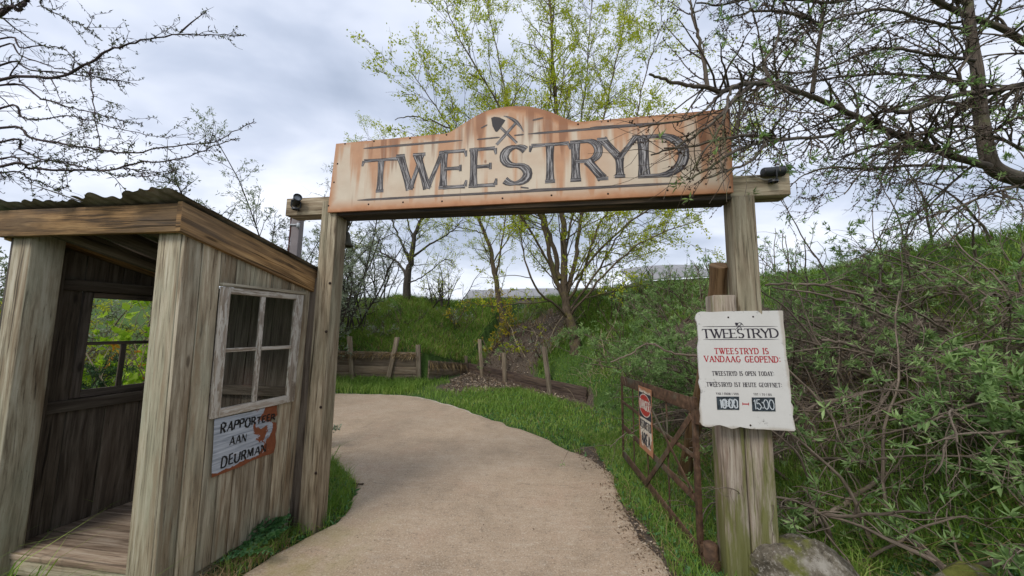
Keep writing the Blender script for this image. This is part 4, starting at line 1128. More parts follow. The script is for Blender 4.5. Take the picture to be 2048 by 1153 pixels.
f, vm, zm = sash('window', W_ - .012, W_ + .014, wa0, wa1, wb0, wb1, M['sash_dark'], False, booth)
f['label'] = 'dark peeling window with its upper panes gone'
# roof: two overlapping torn corrugated sheets and a bent strip
def sheet(mb, u0, u1, v0, v1, z, seed, nu=150, nv=26, tear=.05, lift=0.0):
    U = np.linspace(u0, u1, nu); k = np.linspace(0, 1, nv)
    fr = v0 + (vn(U * 6, U * 0, 1.0, seed, 4) - .5) * tear * 2; bk = v1 + (vn(U * 5, U * 0, 1.0, seed + 3, 3) - .5) * .04
    Vv = fr[:, None] * (1 - k) + bk[:, None] * k
    ph = np.sin(2 * np.pi * U / .088)[:, None]
    sag = (vn(U[:, None] * 2.2 + 0 * Vv, Vv * 2.0, 1.0, seed + 7, 3) - .5) * .028 * np.clip(1.2 - k * 1.2, 0, 1)
    Zz = z + RS * Vv + .0062 * ph + sag + lift * np.clip(1 - k * 1.8, 0, 1) ** 2 * (0.4 + .6 * np.sin(U * 4 + seed))[:, None]
    P = np.array([B((U[a], Vv[a, c], Zz[a, c])) for a in range(nu) for c in range(nv)])
    P2 = P - np.array([0, 0, .0025])
    i = np.arange(nu - 1)[:, None]; j = np.arange(nv - 1)[None]; n = nu * nv
    top = np.stack([i * nv + j, i * nv + j + 1, (i + 1) * nv + j + 1, (i + 1) * nv + j], -1).reshape(-1, 4)
    mb.add(np.concatenate([P, P2]), np.concatenate([top, top[:, ::-1] + n]))
b = MB(); sheet(b, -.10, .66, -.10, 1.03, 2.338, 3, lift=.012, tear=.06); sheet(b, .56, 1.70, -.085, 1.03, 2.346, 9, lift=.012, tear=.05)
b.build('roof', M['roof'], booth, smooth=True)
b = MB(); b.box((.56, -.16, 2.356), (.68, .42, 2.360), lambda p: Bs((p[0] + .75 * max(0, -p[1] + .1), p[1], p[2] + .035 * (p[0] > .58)))); b.build('roof_strip', M['roof'], booth)
b = MB(); b.tube([B((.45, .5, 2.03)), B((.455, .5, 1.9)), B((.46, .5, 1.82))], .004, 5); b.build('cord', M['twine'], booth)

# painted tin sign on the booth
WP = Plane(B((-.0265, 0, 0)), ev, (0, 0, 1))
_wn = WP.N.copy()
tin = thing('tin_sign', 'torn galvanised tin sign with hand painted black words on the booth wall below the window', 'sign', WP.w(.48, .8))
zt = [(75, 783), (130, 772), (200, 757), (270, 744), (300, 730), (340, 722), (375, 712), (402, 712), (400, 735), (404, 760), (390, 772), (365, 785), (372, 797), (398, 800), (400, 830), (392, 862), (396, 900), (392, 930), (383, 958), (360, 968), (330, 975), (300, 988), (265, 1000), (230, 1022), (200, 1035), (160, 1050), (110, 1070), (60, 1088), (60, 1040), (66, 970), (70, 880)]
q7 = lambda x, y: (400 + x * .3818, 540 + y * .3818)
Q = [WP.at(*q7(*p)) for p in zt]; QO = np.min(np.array(Q), 0)
TP = Plane(WP.w(QO[0], QO[1]), WP.X, WP.Y)
b = MB(); b.prism([q - QO for q in Q][::-1], TP, 0.001, .004); b.build('plate', M['galv'], tin)
tq = lambda x, y: TP.at(*q7(x, y))
LW = Letters(TP, .0048); LW.text('RAPPORTEER', tq(106, 856), tq(388, 782), tq(106, 806)[1] - tq(106, 856)[1], wv=.17, wh=.15, serif=0, gap=.30, jit=.03, sizes=[1, 1, .98, .95, .92, .85, .75, .7, .66, .66]); LW.build('lettering', M['tar'], tin)
LW = Letters(TP, .0048); LW.text('AAN', tq(152, 922), tq(236, 898), tq(152, 880)[1] - tq(152, 922)[1], wv=.15, wh=.14, serif=0, gap=.30, jit=.03); LW.build('lettering', M['tar'], tin)
LW = Letters(TP, .0048); LW.text('DEURMAN', tq(108, 1036), tq(340, 950), tq(108, 986)[1] - tq(108, 1036)[1], wv=.17, wh=.15, serif=0, gap=.32, jit=.03, sizes=[1.05, 1, 1, .95, .95, .9, .85]); LW.build('lettering', M['tar'], tin)



# ------------------------------------------------------------------ retaining walls
def vplane(p, q): return Plane((p[0], p[1], 0), (q[0] - p[0], q[1] - p[1], 0), (0, 0, 1))
def plank_run(mb, pl, a0, a1, z0, hs, th=.045, off=0.0, slope=0.0, top_fade=0):
    z = z0
    for k, h in enumerate(hs):
        d = RNG.normal() * .006; tz = RNG.normal() * .008
        xf = lambda p, d=d: pl.w(p[0], p[2] + slope * (p[0] - a0), p[1] + d)
        mb.box((a0 + RNG.random() * .02, off, z + .004), (a1 - RNG.random() * .02, off + th, z + h - .004), xf, grain=0); z += h

RWL = thing('plank_retaining_wall', 'grey plank retaining wall of stacked boards with thin stakes below the grassy bank', 'retaining wall', (-4, 10.6, 0))
pA = vplane((-8.5, 10.85), (-2.45, 10.50)); LA = math.hypot(6.05, .35)
b = MB()
ja = pA.at(705, 720)[0]; jb = pA.at(838, 720)[0]
plank_run(b, pA, 0, ja, 0, [.23, .22, .20, .20], off=0); plank_run(b, pA, ja + .01, jb, -.02, [.22, .23, .22, .2], off=.008)
pB = vplane((-2.45, 10.50), (-1.55, 12.75))
plank_run(b, pB, 0, 2.4, 0, [.2, .2, .22], off=0, slope=-.12)
b.build('board_panel', M['plank'], RWL, bevel=.004)
for px, yt, pb, yb in ((702, 673, 708, 757), (797, 675, 778, 764), (838, 690, 840, 768)):
    a0, z1 = pA.at(px, yt); a1, z0 = pA.at(pb, yb); w2 = .065
    b = MB(); b.box((-w2, .05, z0 - .1), (w2, .13, z1), lambda p: pA.w(a1 + (a0 - a1) * (p[2] - z0) / (z1 - z0) + p[0], p[2], p[1]), grain=2)
    b.build('stake', M['stake'], RWL, bevel=.006)
b = MB(); N = 420                      # roots and straw hanging over the boards
aa = jb - 2.6 + RNG.random(N) * 2.6; P0 = np.array([pA.w(a, .80 + RNG.normal() * .03, .02 + RNG.random() * .06) for a in aa])
D0 = np.stack([RNG.normal(size=N) * .35, -.5 - RNG.random(N) * .4, -RNG.random(N) * 1.1 + .25], -1)
b.leaves(P0, D0, .10 + RNG.random(N) * .22, .007, RNG)
a2 = RNG.random(170) * 2.2; P1 = np.array([pB.w(a, .60 - .12 * a + RNG.normal() * .03, .03 + RNG.random() * .03) for a in a2])
b.leaves(P1, np.stack([RNG.normal(size=170) * .3, -.12 - RNG.random(170) * .1, -.6 - RNG.random(170)], -1), .12 + RNG.random(170) * .3, .008, RNG)
o = b.build('hanging_roots', M['grass_dry'], RWL); o['kind'] = 'stuff'

RWR = thing('plank_retaining_wall', 'low dark brown plank edging with four leaning stakes in front of the bare soil slope', 'retaining wall', (0, 10.3, 0))
pC = vplane((-1.55, 12.75), (1.69, 7.91)); LC = math.hypot(3.24, 4.84)
b = MB(); plank_run(b, pC, 0, LC * .52, -.02, [.18, .18], off=.0); plank_run(b, pC, LC * .52, LC + .02, -.03, [.16, .20], off=.012); b.build('board_panel', M['plank_dark'], RWR, bevel=.004)
for px, yt, pb, yb in ((937, 712, 938, 752), (964, 679, 970, 764), (1013, 706, 1016, 774), (1094, 694, 1108, 801)):
    a0, z1 = pC.at(px, yt); a1, z0 = pC.at(pb, yb); w2 = .055
    b = MB(); b.box((-w2, .055, z0 - .15), (w2, .14, z1), lambda p: pC.w(a1 + (a0 - a1) * (p[2] - z0) / (z1 - z0) + p[0], p[2], p[1]), grain=2)
    b.build('stake', M['stake'], RWR, bevel=.006)

# ------------------------------------------------------------------ boulders
def boulder(name, label, c, size, mat, seed, cat='boulder'):
    bm = bmesh.new(); bmesh.ops.create_icosphere(bm, subdivisions=5, radius=1.0)
    co = np.array([v.co[:] for v in bm.verts])
    n = vn(co[:, 0] * 1.1 + seed, co[:, 1] * 1.1 + co[:, 2] * 1.3, 1.2, seed, 5) - .5
    n2 = vn(co[:, 0] * 3 + 5, co[:, 2] * 3 + co[:, 1] * 2, 1.4, seed + 2, 4) - .5
    n3 = vn(co[:, 0] * 9 + 3, co[:, 2] * 9 + co[:, 1] * 7, 1.4, seed + 5, 4) - .5
    fac = 1 + n * .8 + n2 * .2 + n3 * .07
    for q in RNG.normal(size=(9, 3)):       # a few flat cleaved faces
        q = q / np.linalg.norm(q); dq = co @ q; fac = np.where(dq * fac > .78, .78 / np.maximum(dq, .1), fac)
    co = co * fac[:, None] * np.array(size) + np.array(c)
    fs = np.array([[v.index for v in f.verts] for f in bm.faces]); bm.free()
    b = MB(); b.add(co, fs); o = b.build(name, M[mat], smooth=True)
    return tag(o, label, cat)
boulder('boulder', 'grey lichen spotted boulder with a mossy left side at the foot of the gate post', (1.88, 2.36, .03), (.37, .24, .27), 'stone', 5)
boulder('mossy_rock', 'low rock wholly covered in yellow green moss in the grass right of the boulder', (2.55, 2.08, .13), (.30, .19, .21), 'moss_stone', 8, 'rock')

# ------------------------------------------------------------------ far sheds behind the ridge
def shed(label, pL, pR, yb_drop, depth, bays, rise, pitch):
    pL = np.array(pL); pR = np.array(pR); ex = pR - pL; L = np.linalg.norm(ex); ex /= L; ez = np.array([0, 0, 1.0]); ey = np.cross(ez, ex)
    t = thing('far_shed', label, 'shed', (pL + pR) / 2 - ez * yb_drop, 'pale roofed sheds beyond the ridge')
    b = MB(); n = 24
    for k in range(n):
        f = lambda s: pL + ex * (L * s) + ez * (rise * (4 * s * (1 - s)))
        A, Bq = f(k / n), f((k + 1) / n)
        A2, B2 = A + ey * depth + ez * pitch, Bq + ey * depth + ez * pitch
        dn = -ez * .16
        b.add([A, Bq, B2, A2, A + dn, Bq + dn, B2 + dn, A2 + dn], [[0, 1, 2, 3], [7, 6, 5, 4], [4, 5, 1, 0]])
    b.build('roof', M['far_roof'], t)
    b = MB(); xf = lambda p: pL + ex * p[0] + ey * p[1] + ez * p[2]
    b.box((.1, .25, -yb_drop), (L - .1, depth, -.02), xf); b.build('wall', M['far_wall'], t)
    b = MB()
    for k in range(bays + 1):
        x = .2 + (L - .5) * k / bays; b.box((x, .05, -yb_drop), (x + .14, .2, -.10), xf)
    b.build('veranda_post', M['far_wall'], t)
shed('long pale arched roof beyond the ridge behind the right gate post', at_y(1272, 563, 34), at_y(1450, 553, 34), 5.5, 5, 5, .25, 2.0)
shed('low pale roof over a dark open front beyond the ridge left of the stems', at_y(928, 597, 44), at_y(1210, 592, 44), 4.5, 5, 9, .15, 1.5)

# ------------------------------------------------------------------ growing things
def unit(v): return v / (np.linalg.norm(v) + 1e-9)

class Plant:
    """collects branch polylines (with radii) and the spots where leaves sit"""
    def __init__(s, seed): s.rng = np.random.default_rng(seed); s.br = []; s.tips = []; s.dirs = []

    def limb(s, pts, r0, r1, k=8, wob=.0, n=5):
        p = catmull(pts, n)
        if wob: 
            w = s.rng.normal(size=p.shape) * wob; w[0] = 0; p = p + w
        r = r0 + (r1 - r0) * np.linspace(0, 1, len(p)) ** .8
        s.br.append((p, r, k)); return p, r

    def shoot(s, p0, d, L, r0, n, wob, trop, k=4, r1=None):
        """a twig that wanders and bends towards trop"""
        rng = s.rng; pts = [np.array(p0)]; d = unit(np.array(d, float)); st = L / n; trop = np.array(trop, float)
        for q in range(n):
            d = unit(d + rng.normal(size=3) * wob + trop); pts.append(pts[-1] + d * st)
        pts = np.array(pts); r = np.linspace(r0, r0 * .35 if r1 is None else r1, n + 1)
        s.br.append((pts, r, k)); return pts, r

    def side(s, P, R, dens, L, lt, ang=(35, 70), t0=.12, wob=.12, trop=(0, 0, 0), n=6, rr=.55, k=4, flat=None, rmin=.0016, bias=None):
        """side shoots along a parent; lt = taper of length towards the tip"""
        rng = s.rng; seg = np.linalg.norm(np.diff(P, axis=0), axis=1); cum = np.concatenate([[0], np.cumsum(seg)]); tot = cum[-1]
        m = rng.poisson(dens * tot * (1 - t0)); out = []
        for q in range(m):
            t = t0 + (1 - t0) * rng.random(); x = t * tot; i = min(int(np.searchsorted(cum, x)) - 1, len(seg) - 1); i = max(i, 0)
            fr = (x - cum[i]) / (seg[i] + 1e-9); p = P[i] + (P[i + 1] - P[i]) * fr; tg = unit(P[i + 1] - P[i])
            rv = rng.normal(size=3)
            if flat is not None: rv = rv - flat * (rv @ flat) * .7
            if bias is not None: rv = rv + np.array(bias)
            pe = unit(rv - tg * (rv @ tg)); a = math.radians(rng.uniform(*ang))
            d = tg * math.cos(a) + pe * math.sin(a); r = max((R[i] * (1 - fr) + R[i + 1] * fr) * rr, rmin)
            out.append(s.shoot(p, d, L * (1 - lt * t) * rng.uniform(.5, 1.25), min(r, .02), n, wob, trop, k))
        return out

    def leafy(s, shoots, per, t0=.25):
        for P, R in shoots:
            m = s.rng.poisson(per)
            for q in range(m):
                t = (t0 + (1 - t0) * s.rng.random()) * (len(P) - 1); i = min(int(t), len(P) - 2)
                s.tips.append(P[i] + (P[i + 1] - P[i]) * (t - i)); s.dirs.append(unit(P[i + 1] - P[i]))

    def wood(s, name, mat, parent, pick=None):
        b = MB()
        for p, r, k in s.br: b.tube(p, r, k, rnd=.5, u0=0.0)
        return b.build(name, mat, parent, smooth=True)

    def crown(s, name, mat, parent, n, L, W, spread=.6, jit=.02, up=(0, 0, .25)):
        T = np.array(s.tips); D = np.array(s.dirs); rng = s.rng
        P = np.repeat(T, n, 0); d = np.repeat(D, n, 0) * (1 - spread) + rng.normal(size=P.shape) * spread + np.array(up)
        P = P + rng.normal(size=P.shape) * jit
        b = MB(); m = len(P)
        rn = np.clip(np.repeat(rng.random(len(T)), n) * .7 + rng.random(m) * .3, 0, 1)
        sz = np.repeat(rng.uniform(.65, 1.3, len(T)), n)
        b.leaves(P, d, L * sz * rng.uniform(.6, 1.25, m), W * sz * rng.uniform(.7, 1.3, m), rng, rnd=rn)
        return b.build(name, mat, parent)

def px3(pts): return np.array([at_y(a, c, y) for a, c, y in pts])

# --- thorny tree reaching in over the booth from the left
T = Plant(3)
th_base = np.array([-9.2, 4.6, hz1(-9.2, 4.6)])
tt, tr = T.limb([th_base, th_base + (.15, -.05, 1.5), th_base + (.5, -.1, 3.0), th_base + (.7, -.1, 4.6), th_base + (.8, 0, 6.2)], .17, .05, 12)
node = lambda k: tt[k]
def thorn_limb(pts, r0, r1, start):
    q = px3(pts); return T.limb(np.concatenate([[node(start)], q]), r0, r1, 6, wob=.006)
mains = []
for pts, r0, r1, st in (
    (((0, 160, 4.2), (110, 157, 4.15), (180, 125, 4.1), (220, 100, 4.05), (270, 86, 4.0), (345, 70, 3.95), (420, 70, 3.9), (492, 70, 3.85)), .022, .004, 12),
    (((0, 256, 4.0), (60, 275, 3.95), (130, 290, 3.9), (200, 300, 3.85), (260, 307, 3.8), (330, 295, 3.75), (430, 284, 3.7), (470, 262, 3.66), (507, 243, 3.62)), .017, .0035, 10),
    (((0, 332, 3.7), (60, 336, 3.7), (120, 340, 3.65), (220, 340, 3.6), (290, 325, 3.6), (360, 318, 3.55), (440, 288, 3.5), (480, 277, 3.48)), .018, .0035, 9),
    (((0, 172, 4.6), (80, 196, 4.55), (130, 212, 4.5), (180, 224, 4.45), (250, 243, 4.4), (287, 251, 4.4)), .017, .003, 11),
    (((0, 216, 4.3), (40, 233, 4.3), (70, 239, 4.25), (150, 234, 4.2), (240, 260, 4.15), (338, 276, 4.1)), .016, .003, 10),
    (((0, 80, 4.5), (40, 95, 4.45), (80, 93, 4.4), (130, 100, 4.4), (180, 150, 4.3), (260, 166, 4.3)), .014, .003, 13),
    (((0, 95, 4.8), (40, 112, 4.8), (90, 128, 4.7), (140, 142, 4.7), (220, 150, 4.7), (250, 190, 4.7)), .014, .003, 12),
    (((0, 27, 4.0), (35, 21, 4.0), (48, 10, 4.0), (62, -8, 4.0), (90, -40, 3.9)), .026, .016, 14),
    (((50, 0, 4.0), (85, 14, 4.0), (125, 34, 4.0), (155, 48, 4.0), (185, 63, 4.0)), .012, .003, 14),
    (((0, 285, 3.6), (40, 300, 3.6), (90, 320, 3.6), (150, 330, 3.55), (230, 350, 3.5), (290, 350, 3.5)), .014, .003, 9),
    (((0, 318, 4.4), (50, 330, 4.4), (90, 322, 4.4), (150, 325, 4.3), (192, 318, 4.3)), .013, .003, 9),
    (((-40, 55, 4.7), (0, 58, 4.7), (32, 62, 4.7)), .014, .003, 14),
    (((0, 130, 4.4), (60, 140, 4.4), (150, 150, 4.3), (210, 158, 4.3), (265, 168, 4.3)), .016, .003, 12),
    (((0, 345, 3.9), (60, 358, 3.9), (110, 378, 3.9), (140, 372, 3.9)), .012, .003, 9),
):
    mains.append(thorn_limb(pts, r0, r1, st))
fk, _ = T.limb(px3(((360, 66, 3.94), (380, 48, 3.93), (398, 34, 3.92), (412, 24, 3.92))), .010, .003, 6); mains.append((fk, np.full(len(fk), .006)))
fv, _ = T.limb(px3(((178, 127, 4.1), (182, 150, 4.1), (187, 220, 4.05), (196, 275, 4.0), (192, 322, 3.95))), .009, .003, 6, wob=.008); mains.append((fv, np.full(len(fv), .006)))
tw = []
for P, R in mains:
    vis = P[1:] if len(P) > 12 else P
    tw += T.side(P, R, 4.2, .55, .35, (25, 60), .30, .16, (.04, -.01, -.01), 7, .45, 4, rmin=.0036)
tw2 = []
for P, R in tw: tw2 += T.side(P, R, 5.5, .22, .3, (35, 65), .1, .2, (0, 0, 0), 4, .7, 3, rmin=.0028)
spur = Plant(5)
allt = [(P, R) for P, R in mains] + tw + tw2
thorns = []; buds = []
for P, R in allt:
    L = np.linalg.norm(np.diff(P, axis=0), axis=1).sum(); m = int(L * 20)
    for q in range(m):
        t = T.rng.random() * (len(P) - 1); i = min(int(t), len(P) - 2); p = P[i] + (P[i + 1] - P[i]) * (t - i)
        if p[0] < -6.6: continue
        (thorns if T.rng.random() < .6 else buds).append(p)
thorny = thing('thorn_tree', 'bare thorny tree reaching its twigs in over the booth roof', 'tree', th_base)
T.wood('trunk', M['bark_thorn'], thorny)
b = MB(); P = np.array(thorns); d = T.rng.normal(size=P.shape) + np.array([.25, 0, -.35]); b.leaves(P, d, T.rng.uniform(.03, .075, len(P)), .009, T.rng, fold=.5)
b.build('thorn', M['bark_thorn'], thorny)['kind'] = 'stuff'
b = MB(); P = np.repeat(np.array(buds), 3, 0) + T.rng.normal(size=(len(buds) * 3, 3)) * .007; b.leaves(P, T.rng.normal(size=P.shape) + np.array([0, 0, .4]), .026, .015, T.rng)
o = b.build('bud', M['leaf_dark'], thorny); o['kind'] = 'stuff'

# --- spring-green trees behind the arch
def spring_tree(name, label, limbs, seed, r0, leafmat, per, nleaf, lsize, group=None, bark_='bark_tan', d1=2.6, L1=1.5, d2=3.6, L2=.6, trop=(0, 0, .03), extra_foot=True, Wl=.5, min_t=.3):
    Pn = Plant(seed); base = limbs[0][0][0]
    t = thing(name, label, 'tree', base, group)
    all1 = []
    for pts, ra, rb in limbs:
        P, R = Pn.limb(pts, ra, rb, 10 if ra > .06 else 6, wob=.018, n=6); all1.append((P, R))
    s1 = []
    for P, R in all1: s1 += Pn.side(P, R, d1, L1, .5, (30, 62), min_t, .11, trop, 9, .45, 4, rmin=.006)
    s2 = []
    for P, R in s1 + [(P[len(P) // 2:], R[len(P) // 2:]) for P, R in all1]: s2 += Pn.side(P, R, d2, L2, .35, (25, 60), .15, .14, trop, 5, .55, 3, rmin=.005)
    Pn.leafy(s2, per); Pn.leafy(s1, per * .8, .4)
    Pn.wood('trunk', M[bark_], t)
    Pn.crown('crown', M[leafmat], t, nleaf, lsize, lsize * Wl, .75, lsize * .8)
    return t, Pn

bx = hit(1152, 702, 9, 13)
def stem(*px, y=None):
    return px3(px)
Yb = bx[1]
trunk_pts = [bx - (0, 0, .25), bx + (-.03, 0, .35), at_y(1138, 640, Yb), at_y(1130, 600, Yb)]
mlimbs = [(np.array(trunk_pts + [at_y(1128, 520, Yb), at_y(1126, 430, Yb), at_y(1118, 300, Yb + .1), at_y(1108, 150, Yb + .2), at_y(1100, 10, Yb + .3), at_y(1095, -90, Yb + .3)]), .17, .02)]
for tgt in (
    ((1130, 600, 0), (1105, 540, -.1), (1088, 450, -.3), (1068, 400, -.5), (1040, 300, -.8), (985, 190, -1.1), (920, 80, -1.3), (890, 0, -1.5)),
    ((1132, 590, 0), (1150, 520, .2), (1163, 430, .4), (1185, 330, .6), (1215, 200, .9), (1245, 60, 1.0), (1262, -60, 1.1)),
    ((1120, 560, 0), (1100, 470, .4), (1075, 400, .6), (1035, 300, .9), (1010, 180, 1.3), (985, 60, 1.4), (960, -40, 1.4)),
    ((1135, 610, 0), (1165, 545, -.4), (1190, 470, -.6), (1235, 380, -.8), (1270, 250, -1.0), (1300, 120, -1.1), (1330, 40, -1.2)),
    ((1140, 620, 0), (1200, 535, .2), (1240, 470, .3), (1290, 420, .5), (1340, 390, .6)),
    ((1128, 520, 0), (1145, 420, .3), (1150, 330, .3), (1170, 180, .5), (1180, 40, .5), (1185, -60, .5)),
    ((1105, 540, -.1), (1060, 460, -.6), (1010, 380, -.9), (930, 300, -1.2), (870, 210, -1.4), (815, 140, -1.5)),
    ((1060, 460, -.6), (985, 350, -1.0), (900, 260, -1.3), (830, 235, -1.4), (790, 240, -1.5)),
    ((1140, 640, 0), (1070, 570, -.8), (1045, 500, -.9), (1040, 430, -.9)),
    ((1142, 630, 0), (1195, 565, -.5), (1255, 505, -.9), (1330, 465, -1.2), (1400, 440, -1.4)), ((1150, 560, .1), (1230, 470, .2), (1320, 400, .3), (1420, 330, .4), (1480, 250, .5)),
):
    r = (.075 if len(mlimbs) < 4 else .04) if tgt[0][1] > 540 else .035
    mlimbs.append((px3([(a, c, Yb + dy) for a, c, dy in tgt]), r, .008))
spring_tree('spring_tree', 'tall multi stemmed tree in yellow green spring leaf rising behind the arch', mlimbs, 21, .17, 'leaf_yellow', 4.4, 6, .062, d1=5.0, L1=2.6, d2=4.6, L2=.75, min_t=.14)

b2 = hit(1008, 650, 10, 15); Y2 = b2[1]
l2 = [(np.array([b2 - (0, 0, .2), at_y(1000, 610, Y2), at_y(988, 545, Y2), at_y(975, 480, Y2), at_y(950, 420, Y2), at_y(935, 360, Y2 + .2), at_y(920, 280, Y2 + .3)]), .15, .03),
      (px3([(990, 560, Y2), (1000, 510, Y2 - .3), (1013, 420, Y2 - .5), (1025, 330, Y2 - .6)]), .06, .015),
      (px3([(984, 530, Y2), (1015, 480, Y2 + .2), (1050, 440, Y2 + .4), (1085, 400, Y2 + .6)]), .04, .01),
      (px3([(972, 470, Y2), (940, 460, Y2 - .4), (890, 450, Y2 - .6), (860, 460, Y2 - .8)]), .03, .008),
      (px3([(945, 410, Y2), (880, 350, Y2 - .2), (800, 300, Y2 - .4), (730, 275, Y2 - .5)]), .035, .006)]
spring_tree('spring_tree', 'leaning slender tree with yellow moss on its trunk left of the tall multi stemmed tree', l2, 22, .15, 'leaf_yellow', 5.5, 6, .06, d1=4.8, L1=2.0, d2=4.6, L2=.7, min_t=.15)

b3 = hit(812, 602, 11, 18); b3[1] = max(b3[1], 14.5); b3 = np.array([at_y(812, 602, b3[1])[0], b3[1], hz1(at_y(812, 602, b3[1])[0], b3[1])]); Y3 = b3[1]
l3 = [(np.array([b3 - (0, 0, .3), at_y(815, 560, Y3), at_y(822, 520, Y3), at_y(830, 470, Y3), at_y(850, 420, Y3), at_y(860, 380, Y3)]), .20, .03),
      (px3([(815, 560, Y3), (800, 530, Y3 + .3), (770, 510, Y3 + .5), (735, 495, Y3 + .6), (700, 480, Y3 + .8)]), .07, .012),
      (px3([(820, 525, Y3), (800, 480, Y3 - .3), (785, 440, Y3 - .5), (775, 400, Y3 - .6)]), .07, .012),
      (px3([(824, 515, Y3), (860, 490, Y3 - .3), (900, 465, Y3 - .5), (925, 440, Y3 - .6)]), .06, .012),
      (px3([(828, 480, Y3), (815, 440, Y3 + .4), (820, 400, Y3 + .4)]), .05, .012),
      (px3([(812, 570, Y3), (850, 550, Y3 - .6), (890, 520, Y3 - .9), (910, 530, Y3 - 1)]), .035, .01)]
spring_tree('dark_tree', 'low spreading dark barked tree with sparse leaves on the left ridge', l3, 23, .2, 'leaf_yellow', 3.0, 4, .06, bark_='bark_dark', d1=6, L1=1.4, d2=5, L2=.65, trop=(0, 0, 0))

# golden leaved bush at the foot of the slender tree
def bush(name, label, base, seed, stems, L, spread, leafmat, per, nleaf, ll, lw, barkm='twig_brown', r=.014, d1=4, L1=.5, d2=0, L2=.25, trop=(0, 0, .02), up=1.0, lean=(0, 0, 0), group=None, cat='shrub', jit=.015, wob=.1, foot=.15, sp=.65):
    Pn = Plant(seed); rng = Pn.rng; base = np.array(base, float); t = thing(name, label, cat, base, group)
    s0 = []
    for q in range(stems):
        p = base + np.array([rng.normal() * foot, rng.normal() * foot, 0]); p[2] = hz1(p[0], p[1]) - .04
        d = np.array([rng.normal() * spread, rng.normal() * spread, up]) + np.array(lean)
        s0.append(Pn.shoot(p, d, L * rng.uniform(.6, 1.2), r * rng.uniform(.7, 1.3), 11, wob, trop, 5))
    s1 = []
    for P, R in s0: s1 += Pn.side(P, R, d1, L1, .4, (30, 65), .2, .13, trop, 6, .6, 4, rmin=.0035)
    s2 = []
    if d2:
        for P, R in s1: s2 += Pn.side(P, R, d2, L2, .3, (30, 65), .15, .15, trop, 4, .65, 3, rmin=.0028)
    if per:
        Pn.leafy(s2, per, .1); Pn.leafy(s1, per, .2); Pn.leafy(s0, per * .8, .4)
    Pn.wood('stems', M[barkm], t)
    if per: Pn.crown('foliage', M[leafmat], t, nleaf, ll, lw, sp, jit)
    return t

bush('golden_bush', 'open bush of golden yellow leaves on the bank below the slender tree', hit(1000, 690, 9, 14), 31, 13, 1.5, .75, 'leaf_gold', 2.0, 4, .085, .045, d1=4, L1=.6, wob=.16)
bush('golden_bush', 'small golden leaved bush sprawling on the bank edge left of the slender tree', hit(905, 650, 10, 14), 32, 8, 1.2, .8, 'leaf_gold', 1.2, 3, .08, .04, d1=3.5, L1=.5, wob=.16)
bush('silver_shrub', 'small silver leaved shrub hanging over the top of the grey plank wall', hit(770, 668, 10.5, 13), 33, 11, .8, .8, 'leaf_silver', 3, 6, .05, .013, d1=8, L1=.3, up=.4, lean=(.1, -.5, 0))
bush('silver_shrub', 'grey green silvery shrub at the corner beside the left gate post', hit(690, 640, 10.5, 13), 34, 14, 1.5, .45, 'leaf_silver', 3, 6, .06, .015, d1=6, L1=.5)
bush('silver_shrub', 'pale twiggy silver shrub on the bare soil slope under the golden bush', hit(1045, 680, 9, 13), 35, 9, 1.2, .4, 'leaf_silver', 1.6, 5, .055, .014, d1=6, L1=.4)
bush('silver_shrub', 'low silver shrub on the dark soil between the stakes and the big trunk', hit(1085, 725, 8.5, 12), 36, 9, .7, .5, 'leaf_silver', 1.6, 5, .05, .013, d1=7, L1=.3)
for k, (px, py, h, lab) in enumerate(((1062, 640, 1.3, 'thin pale dead stem standing on the slope left of the big trunk'), (1115, 640, 1.5, 'pale bent dead stem arching in front of the big trunk'), (1200, 650, 1.3, 'pale dead stem right of the big trunk among narrow leaves'))):
    bush('dead_stem', lab, hit(px, py + 60, 8, 13), 40 + k, 3, h, .35, 'leaf_gold', 0, 0, 0, 0, 'straw', .012, 2.5, .5, wob=.2, cat='dead plant')

